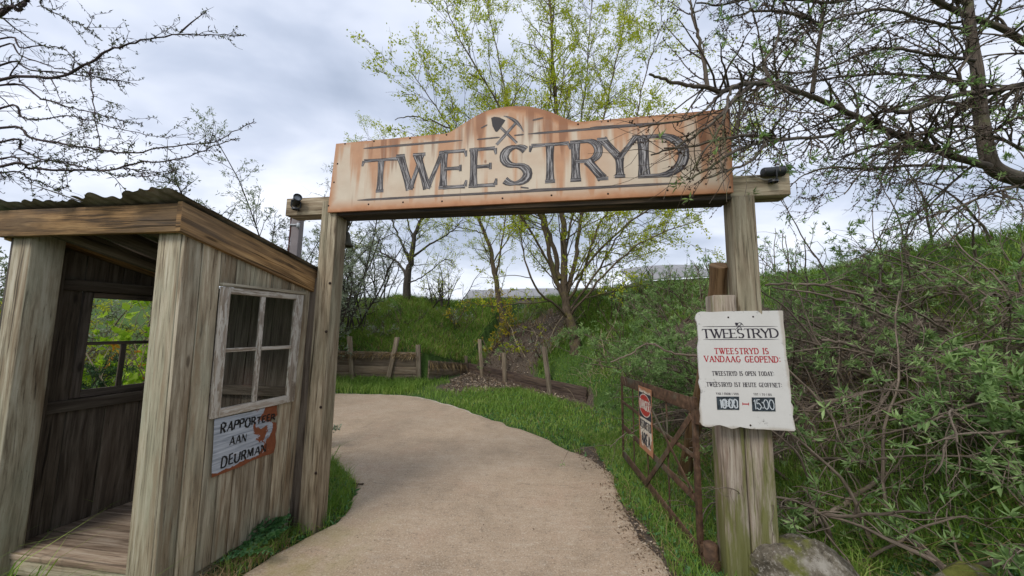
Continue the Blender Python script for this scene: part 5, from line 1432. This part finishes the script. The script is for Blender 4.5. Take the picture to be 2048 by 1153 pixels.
for k, (px, py, st, h, lm, lab) in enumerate(((1000, 628, 11, 1.1, 'leaf_gold', 'golden twiggy bush on the crest at the slender tree trunk'), (860, 612, 9, .8, 'leaf_dark', 'low dark bush on the crest right of the dark tree'),
        (1065, 610, 10, 1.0, 'leaf_yellow', 'yellow green bush on the crest between the two spring trees'), (1215, 600, 12, 1.2, 'leaf_yellow', 'yellow green bush on the crest right of the big trunk'), (1120, 655, 10, .9, 'leaf_dark', 'dark ivy like bush round the foot slope left of the big trunk'),
        (930, 655, 9, .8, 'leaf_silver', 'silvery low bush half way up the centre bank'), (1060, 700, 10, .8, 'leaf_yellow', 'small yellow green bush on the bare soil behind the leaning stakes'), (1010, 715, 9, .6, 'leaf_buck', 'low green seedling bush on the soil by the tallest stake'),
        (1330, 600, 13, 1.3, 'leaf_buck', 'full narrow leaved bush on the bank left of the log strut'), (1380, 640, 13, 1.2, 'leaf_buck', 'full narrow leaved bush on the bank behind the notice edge'), (1230, 700, 12, .9, 'leaf_buck', 'low leafy bush beside the end of the dark plank edging'), (1180, 625, 11, 1.0, 'leaf_dark', 'dark green bush behind the big trunk'), (1440, 585, 12, 1.2, 'leaf_buck', 'narrow leaved bush on the crest behind the log strut'),
        (800, 650, 8, .7, 'leaf_dark', 'dark low bush half way up the left bank above the stakes'), (740, 640, 8, .8, 'leaf_silver', 'silver green bush half way up the left bank'), (1560, 570, 10, 1.0, 'leaf_buck', 'leafy bush on the right slope just right of the gate post'), (1290, 590, 11, 1.2, 'leaf_buck', 'narrow leaved bush on the crest in front of the arched shed roof'), (1240, 640, 11, 1.0, 'leaf_buck', 'narrow leaved bush on the slope between the big trunk and the iron gate'))):
    bush('bank_bush', lab, hit(px, py, 8, 16), 140 + k, st, h, .6, lm, 2.4, 4, .07, .028 if lm in ('leaf_gold', 'leaf_yellow') else .018, d1=5, L1=.45, d2=3, L2=.2, wob=.15, foot=.3)
# grey green bushy trees behind the booth and the left post
for k, (px, Y, top, per, lab, lm, L, n) in enumerate((
        (585, 8.5, 330, 2.6, 'bushy grey green tree rising behind the booth roof left of the arch', 'leaf_silver', 3.4, 12),
        (700, 11.8, 430, 1.5, 'thin silvery tree seen just right of the left gate post', 'leaf_silver', 2.4, 11),
        (500, 9.5, 420, 2.0, 'low brownish green bush showing over the booth roof slope', 'leaf_dark', 2.3, 9),
        (760, 15.5, 470, .8, 'bare twiggy grey bush on the ridge left of the dark tree', 'leaf_silver', 2.2, 10),
        (885, 15.5, 520, .7, 'bare twiggy bush on the ridge right of the dark tree', 'leaf_yellow', 1.7, 10),
        (640, 10.5, 470, 2.2, 'dense silvery willow bush directly behind the left gate post', 'leaf_silver', 2.6, 12))):
    p = at_y(px, 600, Y); p[2] = hz1(p[0], p[1])
    tz = at_y(px, top, Y)[2]
    bush('bushy_tree', lab, p, 50 + k, n, (tz - p[2]) * 1.02, .28, lm, per, 5, .075, .020, 'bark_dark', .03, 5.5, .9, 5.5, .4, cat='tree', trop=(0, 0, .012), foot=.3, jit=.03)

# --- the big twiggy tree on the right
Rt = Plant(61)
rb = np.array([8.6, 4.9, hz1(8.6, 4.9)])
P4 = lambda *p: px3([(1300 + x * .4857, y * .4857, Y) for x, y, Y in p])
trunk, trr = Rt.limb(np.concatenate([[rb - (0, 0, .2), rb + (-.3, 0, .8)], P4((1760, 900, 4.7), (1640, 790, 4.5), (1540, 745, 4.35), (1450, 715, 4.25), (1400, 670, 4.2), (1375, 560, 4.2), (1358, 440, 4.2), (1348, 300, 4.2), (1330, 190, 4.2), (1315, 60, 4.2), (1305, -80, 4.2), (1280, -400, 4.2))]), .125, .035, 12)
rl = []
def RL(r0, r1, *p):
    q = Rt.limb(P4(*p), r0, r1, 8 if r0 > .03 else 6, wob=.0035); rl.append(q); return q
RL(.046, .007, (1400, 690, 4.2), (1300, 660, 4.1), (1200, 628, 4.05), (1000, 550, 3.9), (870, 490, 3.8), (740, 428, 3.7), (640, 388, 3.6), (520, 354, 3.1), (400, 344, 2.6), (300, 376, 2.3), (230, 360, 2.2), (150, 350, 2.15), (60, 330, 2.1), (0, 308, 2.05))
RL(.046, .005, (1760, 330, 4.6), (1540, 350, 4.3), (1400, 380, 4.2), (1260, 392, 4.1), (1120, 440, 4.0), (1050, 464, 3.95), (970, 456, 3.9), (880, 492, 3.8), (770, 552, 3.7), (640, 570, 3.2), (480, 582, 2.6), (340, 630, 2.2), (250, 690, 2.15), (150, 745, 2.1))
RL(.026, .014, (668, 384, 3.62), (680, 285, 3.6), (700, 150, 3.6), (715, 0, 3.6), (720, -120, 3.6))
RL(.022, .005, (1300, 362, 4.2), (1200, 322, 4.1), (1000, 306, 3.9), (850, 312, 3.8), (700, 332, 3.7), (560, 370, 3.6), (430, 440, 3.5), (360, 500, 3.45))
RL(.048, .028, (1760, 300, 4.6), (1540, 172, 4.3), (1450, 120, 4.25), (1300, 62, 4.2), (1170, 0, 4.1), (1050, -80, 4.0))
RL(.022, .005, (700, 105, 3.6), (640, 75, 3.5), (560, 50, 3.45), (430, 45, 3.3), (370, 62, 3.3), (260, 90, 3.2))
RL(.016, .007, (236, 362, 2.2), (222, 260, 2.2), (200, 150, 2.2), (175, 60, 2.2), (165, 0, 2.2))
RL(.020, .005, (1300, 690, 4.1), (1100, 682, 3.95), (900, 696, 3.8), (780, 690, 3.7), (690, 700, 3.65), (600, 745, 3.6), (540, 830, 3.55))
RL(.026, .006, (1290, 380, 4.1), (1270, 300, 4.0), (1320, 230, 4.0), (1380, 180, 3.9), (1500, 130, 3.8))
RL(.022, .006, (1330, 130, 4.2), (1150, 90, 4.0), (980, 40, 3.8), (830, 60, 3.6), (700, 100, 3.5), (600, 160, 3.4), (500, 260, 3.35))
RL(.022, .006, (1350, 250, 4.2), (1180, 230, 3.9), (1000, 200, 3.7), (880, 220, 3.55), (760, 270, 3.45), (600, 300, 3.4), (440, 280, 3.3), (330, 200, 3.2))
RL(.022, .006, (1370, 530, 4.2), (1250, 520, 4.0), (1100, 560, 3.8), (980, 620, 3.7), (880, 700, 3.6), (800, 800, 3.55))
RL(.022, .006, (1380, 570, 4.2), (1480, 500, 4.0), (1560, 480, 3.9), (1640, 500, 3.8))
RL(.020, .006, (1395, 640, 4.2), (1280, 720, 4.2), (1180, 820, 4.2), (1080, 900, 4.2), (1050, 990, 4.2))
RL(.020, .006, (500, 350, 3.0), (470, 260, 3.1), (520, 180, 3.2), (545, 60, 3.4), (560, -40, 3.4))
RL(.018, .005, (420, 345, 2.7), (330, 430, 2.3), (290, 480, 2.2), (200, 550, 2.15), (120, 600, 2.12), (10, 640, 2.1))
RL(.012, .005, (560, 575, 2.9), (400, 560, 2.3), (300, 575, 2.15), (180, 600, 2.12), (60, 612, 2.1))
RL(.022, .007, (1540, 620, 4.3), (1400, 560, 4.0), (1250, 590, 3.8), (1150, 660, 3.7), (1060, 760, 3.65))
RL(.025, .008, (1330, 160, 4.2), (1440, 60, 4.0), (1560, 20, 3.8))
RL(.025, .008, (1310, 20, 4.2), (1150, -40, 4.0), (950, -30, 3.8), (760, 10, 3.6), (600, 0, 3.5), (430, -10, 3.4), (300, 20, 3.3), (190, 10, 3.2))
RL(.010, .004, (300, 376, 2.3), (250, 430, 2.2), (200, 470, 2.15), (120, 500, 2.12), (-40, 520, 2.1))
RL(.010, .004, (330, 360, 2.35), (310, 470, 2.15), (270, 560, 2.1), (210, 640, 2.1), (180, 700, 2.1))
RL(.012, .005, (480, 582, 2.6), (420, 660, 2.3), (330, 700, 2.15), (230, 735, 2.1))
RL(.02, .006, (1540, 760, 4.3), (1400, 800, 4.0), (1250, 860, 3.8), (1120, 900, 3.7), (950, 950, 3.6))
r1 = []; r2 = []; r3 = []
for P, R in rl: r1 += Rt.side(P, R, 12.5, .8, .45, (25, 65), .06, .11, (-.04, -.01, -.03), 9, .5, 4, rmin=.0030)
r1 = [q for q in r1 if q[0][0][1] > 2.75 or Rt.rng.random() < .42]
for q in r1:
    if q[0][0][1] < 2.75: q[0][:] = q[0][0] + (q[0] - q[0][0]) * .62; q[1][:] *= .8
for P, R in r1: r2 += Rt.side(P, R, 6.5, .34, .35, (30, 65), .1, .13, (-.03, 0, -.035), 6, .7, 3, rmin=.0026)
for P, R in r2: r3 += Rt.side(P, R, 3.0, .14, .3, (30, 65), .1, .15, (0, 0, -.05), 4, .8, 3, rmin=.0023)
bigtree = thing('larch_tree', 'large dark twiggy tree leaning in from the right over the end of the arch sign', 'tree', rb)
Rt.wood('trunk', M['bark_big'], bigtree)
kp = []
for P, R in r1 + r2 + r3:
    L = np.linalg.norm(np.diff(P, axis=0), axis=1).sum(); m = int(L * 26)
    for q in range(m):
        t = Rt.rng.random() * (len(P) - 1); i = min(int(t), len(P) - 2); kp.append(P[i] + (P[i + 1] - P[i]) * (t - i))
kp = np.array(kp); b = MB(); d = Rt.rng.normal(size=kp.shape)
b.leaves(np.repeat(kp, 2, 0), np.repeat(d, 2, 0), .016, .011, Rt.rng, fold=.5); o = b.build('spur', M['twig_brown'], bigtree); o['kind'] = 'stuff'
Rt.tips = []; Rt.dirs = []
Rt.leafy([q for q in r2 + r3 if Rt.rng.random() < .26], 1.1, .6)
Rt.crown('crown', M['leaf_buck'], bigtree, 7, .06, .011, .6, .004)

# --- sea buckthorn thicket on the right bank
def thicket(label, base, stems, L, lean, seed, per, nleaf, ll=.055, lw=.012, spread=.5, up=.8, trop=(-.02, -.01, -.045), d1=6, L1=.6, d2=6, L2=.25, r=.017, leafmat='leaf_buck', foot=.5, leaf_from=0.25, group='tangled shrubs on the right bank', barkm='twig_grey', wob=.11):
    Pn = Plant(seed); rng = Pn.rng; base = np.array([base[0], base[1], hz1(base[0], base[1])]); t = thing('buckthorn_shrub', label, 'shrub', base, group)
    s0 = []; s1 = []; s2 = []
    for q in range(stems):
        p = base + np.array([rng.normal() * foot, rng.normal() * foot, 0]); p[2] = hz1(p[0], p[1]) - .05
        d = np.array([rng.normal() * spread, rng.normal() * spread, up]) + np.array(lean)
        s0.append(Pn.shoot(p, d, L * rng.uniform(.6, 1.25), r * rng.uniform(.6, 1.3), 14, wob, trop, 5, .004))
    for P, R in s0: s1 += Pn.side(P, R, d1, L1, .3, (25, 70), .12, .15, (trop[0], trop[1], trop[2] * .6), 7, .5, 4, rmin=.0034)
    for P, R in s1: s2 += Pn.side(P, R, d2, L2, .3, (30, 65), .15, .16, (0, 0, 0), 4, .65, 3, rmin=.0026)
    Pn.leafy(s2, per, leaf_from); Pn.leafy(s1, per * .6, .5)
    Pn.wood('stems', M[barkm], t)
    Pn.crown('foliage', M[leafmat], t, nleaf, ll, lw, .62, .006)
    return t
for k, (lab, bs, st, L, lean, per, kw) in enumerate((
    ('leafy narrow leaved shrub between the iron gate and the big trunk, touching the notice edge', (2.75, 5.3), 17, 1.5, (-.42, -.22, .45), 4.5, dict(up=1.0, trop=(-.045, -.025, -.02), spread=.35, foot=.4)),
    ('narrow leaved shrub arching over the low end of the dark plank edging', (2.9, 6.6), 15, 1.7, (-.6, -.2, .25), 3.4, dict(up=1.0, trop=(-.03, -.01, -.035))),
    ('thin shrub with upright leafy shoots close behind the right gate post', (3.3, 4.6), 9, 1.7, (-.3, -.2, .4), 2.2, dict(up=1.0, d1=4, d2=4, trop=(-.02, 0, -.01))),
    ('brown tangle of arching bare stems just right of the notice', (3.05, 3.5), 22, 1.5, (-.25, -.3, 0), .3, dict(trop=(-.02, -.01, -.075), d1=7)),
    ('bare brown bramble like shrub low on the bank behind the boulder', (3.15, 3.0), 20, 1.15, (-.3, -.2, .0), .25, dict(d1=8, L1=.5, trop=(-.02, 0, -.09))),
    ('tangled shrub in the middle of the right bank with scattered grey green leaves', (4.0, 3.6), 20, 1.4, (-.45, -.3, 0), .45, dict(d1=6, trop=(-.02, -.01, -.06))),
    ('shrub near the right frame edge with drooping leafy ends over the grass', (4.4, 2.95), 14, 1.5, (-.6, -.35, -.1), 2.0, dict(trop=(-.02, -.02, -.075))),
    ('slender open shrub on the crest of the right bank among the larch twigs', (4.9, 5.3), 7, 2.0, (-.2, -.2, .4), 1.5, dict(up=1.2, d1=3.5, d2=4, trop=(-.01, 0, -.005))),
    ('slender leafy shrub on the crest at the far right under the thick trunk', (6.2, 4.9), 7, 1.9, (-.3, -.2, .4), 1.5, dict(up=1.2, d1=3.5, d2=4, trop=(-.01, 0, -.005))),
    ('dense brown shrub on the right bank directly below the leaning trunk', (5.0, 3.7), 17, 1.3, (-.6, -.3, 0), .45, dict(d1=6, trop=(-.02, -.01, -.065))),
    ('leafy shrub low at the far right with bright fresh leaf tufts', (3.75, 2.40), 13, 1.25, (-.6, -.05, .05), 4.5, dict(trop=(-.02, -.005, -.05), ll=.068, lw=.0145, d1=5)),
    ('thin shrub on the ridge between the big trunk and the pale shed roof', (3.6, 8.6), 10, 1.4, (-.4, -.2, .2), 1.8, dict(up=1.0)),
    ('leafy arching shrub high on the right bank below the open grass crest', (4.6, 4.4), 12, 1.0, (-.4, -.3, .1), 1.4, dict(d1=6, trop=(-.02, -.01, -.045))),
    ('leafy arching shrub on the right slope behind the brown tangle', (3.5, 4.2), 13, 1.2, (-.4, -.3, .15), 1.6, dict(d1=6, trop=(-.02, -.01, -.045))),
    ('leafy spreading shrub at the right frame edge half way up the slope', (5.5, 3.9), 12, 1.0, (-.5, -.3, .1), 1.4, dict(d1=6, trop=(-.02, -.01, -.045))),
    ('low bare tangle of stems on the slope above the reddish stem', (3.6, 3.1), 18, 1.2, (-.5, -.2, 0), .5, dict(d1=7, trop=(-.02, -.01, -.075))),
)):
    thicket(lab, bs, st, L, lean, 70 + k, per, 8, **kw)

# long bent limbs lying through the thicket
for k, (lab, pts, r0, r1) in enumerate((
    ('thick bent grey branch lying across the right thicket at notice height', ((2120, 745, 3.9), (2048, 752, 3.7), (1960, 765, 3.5), (1892, 764, 3.4), (1813, 735, 3.3), (1748, 708, 3.25), (1690, 688, 3.2), (1640, 680, 3.2)), .030, .012),
    ('bare fallen limb slanting up from the grass right of the boulder', ((1610, 1062, 2.85), (1650, 1035, 2.85), (1696, 1004, 2.85), (1755, 962, 2.85), (1820, 915, 2.9), (1866, 877, 3.0)), .020, .012),
    ('long pale arching branch over the thicket right of the gate post', ((1530, 571, 3.6), (1600, 568, 3.5), (1663, 575, 3.5), (1720, 592, 3.5), (1780, 622, 3.6), (1830, 660, 3.7)), .012, .016),
    ('slender arching stem above the notice corner in the thicket', ((1545, 575, 3.3), (1640, 590, 3.3), (1720, 610, 3.35), (1790, 640, 3.4), (1880, 690, 3.5)), .008, .012),
    ('hooked grey stem bending down beside the iron gate', ((1395, 712, 3.0), (1350, 708, 3.0), (1322, 697, 3.0), (1308, 688, 3.05), (1290, 690, 3.1), (1262, 708, 3.15), (1220, 725, 3.2)), .010, .006),
    ('reddish stem crossing the lower thicket towards the right', ((1700, 855, 2.9), (1750, 845, 2.9), (1800, 835, 2.9), (1870, 815, 2.9), (1940, 805, 2.95), (2030, 828, 3.0)), .008, .006))):
    Pn = Plant(90 + k); q = px3(pts); P, R = Pn.limb(q, r0, r1, 8, wob=.006)
    t = thing('fallen_branch', lab, 'branch', q[0], 'long branches in the right thicket')
    s1 = Pn.side(P, R, 3.5, .4, .3, (30, 70), .1, .15, (0, 0, -.03), 6, .45, 4, rmin=.003)
    s2 = []
    for a_, c_ in s1: s2 += Pn.side(a_, c_, 6, .15, .3, (30, 60), .2, .15, (0, 0, 0), 4, .7, 3, rmin=.0022)
    Pn.wood('limb', M['twig_grey'], t)
    Pn.leafy(s2, .6, .5)
    if Pn.tips: Pn.crown('foliage', M['leaf_buck'], t, 8, .055, .012, .62, .004)

# mossy bank end with dry tussock at the right end of the dark edging
bush('dry_tussock', 'tussock of yellow green dry grass at the near end of the dark plank edging', hit(1195, 755, 7, 11), 101, 60, .5, .5, 'grass_dry', 0, 0, 0, 0, 'straw', .004, 0, .1, trop=(-.02, -.03, -.08), cat='grass tussock', foot=.22)

# --- planting left of and behind the booth
bush('lime_bush', 'young tree of bright lime leaves seen through the booth window', at_z(235, 900, .6)[:2].tolist() + [0] if False else (-5.4, 4.75, hz1(-5.4, 4.75)), 111, 7, 1.75, .30, 'leaf_lime', 4.5, 3, .10, .075, 'straw', .010, 5, .5, 0, cat='shrub', foot=.25)
bush('lime_bush', 'lime green bush at the left frame edge beside the booth post', (-5.1, 3.15, hz1(-5.1, 3.15)), 112, 9, 1.5, .35, 'leaf_lime', 3.2, 3, .085, .06, 'straw', .010, 5, .5, 0, foot=.3)
bush('dry_reed', 'sheaf of pale dry stalks with orange leaves behind the booth window', (-4.75, 4.9, hz1(-4.75, 4.9)), 113, 13, 2.1, .38, 'leaf_orange', .8, 3, .06, .035, 'straw', .010, 2.5, .4, 0, cat='dry plant', foot=.22, wob=.05)
bush('conifer_sprig', 'dark green young conifer shrub behind the booth window', (-4.55, 4.2, hz1(-4.55, 4.2)), 114, 8, 1.15, .3, 'leaf_pine', 26, 4, .045, .006, 'bark_dark', .010, 9, .35, 0, cat='conifer', foot=.15)
bush('conifer_sprig', 'low dark conifer shrub at the foot of the bank left of the booth', (-5.0, 3.9, hz1(-5.0, 3.9)), 115, 8, .9, .5, 'leaf_pine', 26, 4, .045, .006, 'bark_dark', .010, 9, .35, 0, cat='conifer', foot=.2)
for k, (px, Y, h, lm, lab) in enumerate(((20, 5.4, 2.6, 'leaf_silver', 'silver leaved tree behind the left booth post below the roof edge'), (-20, 4.6, 1.7, 'leaf_dark', 'olive bush with dead stalks at the far left edge'), (30, 7.0, 2.4, 'leaf_orange', 'orange tinted bush far behind the left booth post'), (300, 7.5, 2.0, 'leaf_dark', 'dark olive hedge bush far behind the booth window'), (190, 8.0, 2.0, 'leaf_yellow', 'yellow green bush far behind the booth window'), (-60, 6.0, 2.3, 'leaf_yellow', 'yellow green bush at the far left behind the lime bush'))):
    p = at_y(px, 700, Y); p[2] = hz1(p[0], p[1])
    bush('bushy_tree' if h > 2.1 else 'olive_bush', lab, p, 120 + k, 12, h, .3, lm, 2.4, 5, .07, .022, 'twig_grey', .016, 5, .7, 4, .3, cat='shrub', foot=.3, jit=.03)
# leafy weed at the foot of the booth wall
wd_ = at_z(512, 1098, .02)
def weed(label, c, n, L, seed):
    rng = np.random.default_rng(seed); t = thing('leafy_weed', label, 'weed', c); b = MB(); s = MB()
    for q in range(n):
        az = rng.uniform(0, 2 * math.pi); el = rng.uniform(.25, 1.1); ln = L * rng.uniform(.6, 1.1)
        d = np.array([math.cos(az) * math.cos(el), math.sin(az) * math.cos(el), math.sin(el)]); o = np.array(c) + np.array([rng.normal() * .06, rng.normal() * .06, .0])
        pts = np.array([o + d * ln * k / 6 - np.array([0, 0, .35 * ln * (k / 6) ** 2]) for k in range(7)])
        s.tube(pts, np.linspace(.005, .0015, 7), 4)
        sd = unit(np.cross(d, [0, 0, 1])); nrm = np.cross(sd, d)
        for k in range(1, 7):
            w2 = ln * .20 * math.sin(math.pi * min(.97, .25 + k / 8.0)) ** .7
            for sg in (-1, 1):
                for f in range(3):
                    dd = d * (.25 + .3 * f) + sd * sg * (1 - .1 * f) + nrm * rng.normal() * .25
                    b.leaves(pts[k][None], unit(dd)[None], w2 * rng.uniform(.7, 1.2), w2 * .62, rng, N=nrm[None], fold=.15)
    s.build('stem', M['leaf_weed'], t); b.build('foliage', M['leaf_weed'], t)
weed('blue green leafy weed sprawling on the path edge at the foot of the booth wall', wd_ + np.array([0, 0, .05]), 30, .25, 5)
weed('second leafy weed clump standing higher against the booth boards', at_z(520, 1050, .12), 20, .21, 6)
bush('silver_sprig', 'small grey green sprig poking out from behind the left gate post over the path', (-2.62, 4.75, 0), 130, 5, .68, .2, 'leaf_silver', 7, 6, .05, .013, d1=9, L1=.16, up=.8, lean=(.45, 0, 0), foot=.06)

# ------------------------------------------------------------------ grass
def blades(name, P, h, w, mat, seed, lean=.35, droop=.35, down=None):
    rng = np.random.default_rng(seed); n = len(P)
    az = rng.uniform(0, 2 * np.pi, n); s_ = np.stack([np.cos(az), np.sin(az), np.zeros(n)], -1)
    ln = rng.normal(size=(n, 3)) * lean; ln[:, 2] = 0
    if down is not None: ln = ln + down
    H = h * rng.uniform(.45, 1.25, n)[:, None]; Wd = (w * rng.uniform(.7, 1.3, n))[:, None]
    m_ = P + np.array([0, 0, 1.0]) * H * .55 + ln * H * .35
    tip = P + np.array([0, 0, 1.0]) * H * (1 - droop * rng.random(n)[:, None]) + ln * H * (1.0 + rng.random(n)[:, None] * .4)
    V = np.stack([P - s_ * Wd / 2, P + s_ * Wd / 2, m_ - s_ * Wd * .38, m_ + s_ * Wd * .38, tip], 1).reshape(-1, 3)
    q = np.arange(n)[:, None] * 5
    Ft = np.concatenate([q + np.array([[0, 1, 3]]), q + np.array([[0, 3, 2]]), q + np.array([[2, 3, 4]])])
    b = MB(); patch = vn(P[:, 0], P[:, 1], 1.3, 40)
    b.add(V, Ft, None, np.repeat(np.clip(rng.random(n) * .55 + patch * .6 - .1, 0, 1), 5))
    o = b.build(name, mat); o['kind'] = 'stuff'; return o

def scatter(n, x0, x1, y0, y1, seed, thr=.25, keep=None, clump=1.6):
    rng = np.random.default_rng(seed); x = rng.uniform(x0, x1, n); y = rng.uniform(y0, y1, n)
    g = greenness(x, y) + (vn(x, y, clump, 55) - .5) * .7
    k = (g > thr) & ~inside(x, y, PATH_POLY)
    bx_ = np.stack([x - bO[0], y - bO[1]], -1); A = np.array([[eu[0], ev[0]], [eu[1], ev[1]]]); uvb = np.linalg.solve(A, bx_.T)
    k &= ~((uvb[0] > -.0) & (uvb[0] < 1.32) & (uvb[1] > 0) & (uvb[1] < .97))
    if keep is not None: k &= keep(x, y)
    x, y = x[k], y[k]
    return np.stack([x, y, hgt(x, y) - .01], -1)

td = lambda x, y: toe_dist(x, y)[0]
Pn_ = scatter(26000, 1.05, 2.7, 1.7, 5.5, 1, .1); blades('grass', Pn_, .11, .0055, M['grass'], 1)
Pn_ = scatter(20000, -1.2, 3.2, 4.6, 9.5, 2, .15); blades('grass', Pn_, .10, .010, M['grass'], 2)
Pn_ = scatter(9000, -3.6, 1.2, 6.6, 11.5, 3, .42, keep=lambda x, y: td(x, y) < 0); blades('grass', Pn_, .15, .013, M['grass'], 3)
Pn_ = scatter(5000, -6.5, -2.4, 8.5, 10.6, 14, -.5, keep=lambda x, y: td(x, y) < -.02); blades('grass', Pn_, .24, .016, M['grass'], 14)
Pn_ = scatter(60000, -12, 3.0, 9.5, 17.5, 4, .34, keep=lambda x, y: td(x, y) > .08); blades('grass', Pn_, .30, .017, M['grass'], 4, .6, .6, np.array([0, -.35, 0]))
Pn_ = scatter(42000, 2.0, 11.5, .8, 13, 5, .22, keep=lambda x, y: (td(x, y) > .3)); blades('grass', Pn_, .26, .012, M['grass'], 5, .6, .6, np.array([-.25, -.1, 0]))
Pn_ = scatter(14000, 2.1, 4.6, 1.7, 3.6, 6, -.3, keep=lambda x, y: ((x - 2.5) / .5) ** 2 + ((y - 2.0) / .45) ** 2 > 1); blades('grass', Pn_, .21, .007, M['grass'], 6, .5, .5)
Pn_ = scatter(9000, -2.25, -1.15, 2.4, 4.9, 7, -1); blades('grass', Pn_, .15, .006, M['grass'], 7)
Pn_ = scatter(26000, -9, -2.0, 1.5, 7.5, 8, -1); blades('grass', Pn_, .30, .010, M['grass'], 8, .5, .6)
Pn_ = scatter(3000, -2.0, -1.5, 2.05, 2.75, 9, -1, keep=lambda x, y: RNG.random(len(x)) < .6); blades('grass', Pn_, .12, .004, M['grass_dry'], 9, .5, .5)
Pn_ = scatter(11000, -10, 3.0, 10, 15, 10, .1, keep=lambda x, y: td(x, y) > .1); blades('dry_grass', Pn_, .26, .012, M['grass_dry'], 10, .9, .7)
Pn_ = scatter(3500, 2.2, 6, 1.8, 6, 11, -2); blades('dry_grass', Pn_, .20, .006, M['grass_dry'], 11, 1.4, .9)

Pw = np.concatenate([scatter(1500, 1.05, 2.6, 1.7, 5.5, 31, .1), scatter(900, -2.25, -1.2, 2.4, 4.9, 32, -1), scatter(1300, -1.2, 3.0, 4.6, 9.0, 33, .15), scatter(900, 2.1, 4.6, 1.7, 3.4, 34, -.3)])
b = MB(); rg = np.random.default_rng(77); q = np.repeat(Pw, 5, 0) + np.array([0, 0, .02]); dd_ = rg.normal(size=q.shape); dd_[:, 2] = np.abs(dd_[:, 2]) * .7
b.leaves(q, dd_, rg.uniform(.02, .06, len(q)), rg.uniform(.012, .026, len(q)), rg); o = b.build('ground_weeds', M['leaf_weed']); o['kind'] = 'stuff'
Pn_ = np.concatenate([scatter(2600, 1.05, 2.7, 1.7, 5.5, 21, .0), scatter(1800, -1.2, 3.2, 4.6, 9.5, 22, .1), scatter(900, -2.25, -1.15, 2.4, 4.9, 23, -1)]); blades('dry_grass', Pn_, .11, .005, M['grass_dry'], 21, .9, .8)
# dead leaves and chips on the soil and along the path edge
def litter(n, x0, x1, y0, y1, seed, size, keep):
    rng = np.random.default_rng(seed); x = rng.uniform(x0, x1, n); y = rng.uniform(y0, y1, n); k = keep(x, y); x, y = x[k], y[k]
    P = np.stack([x, y, hgt(x, y) + .012], -1); D = rng.normal(size=P.shape); D[:, 2] = np.abs(D[:, 2]) * .25
    return P, D, size * rng.uniform(.5, 1.5, len(P)), rng
b = MB()
def edge_dist(x, y):
    e = np.min(np.hypot(x[:, None] - Re[None, ::3, 0], y[:, None] - Re[None, ::3, 1]), 1); return e
P, D, L_, rg = litter(5200, .85, 1.5, 1.9, 5.2, 1, .022, lambda x, y: np.random.default_rng(1).random(len(x)) < np.exp(-(edge_dist(x, y) / .11) ** 2)); b.leaves(P, D, L_, L_ * .55, rg)
P, D, L_, rg = litter(7000, -2.4, 2.6, 8.2, 13.5, 2, .06, lambda x, y: (greenness(x, y) < .33)); b.leaves(P, D, L_, L_ * .5, rg)
P, D, L_, rg = litter(2500, 2.2, 4.6, 2.2, 5.0, 3, .05, lambda x, y: td(x, y) > 0); b.leaves(P, D, L_, L_ * .45, rg)
P, D, L_, rg = litter(150, -1.4, 1.0, 2.0, 8, 4, .013, lambda x, y: inside(x, y, PATH_POLY)); P[:, 2] += .004; b.leaves(P, D, L_, L_ * .6, rg)
o = b.build('leaf_litter', M['litter']); o['kind'] = 'stuff'
t = tag((lambda b: (b.tube(catmull([at_z(708, 966, .024), at_z(713, 968, .028), at_z(720, 968.5, .026), at_z(728, 968, .024)], 5), [.003] + [.007] * 12 + [.009, .007, .003], 6), b.build('slug', M['nail'], smooth=True))[1])(MB()), 'small dark slug shaped bit lying on the sandy path left of the crack', 'debris')
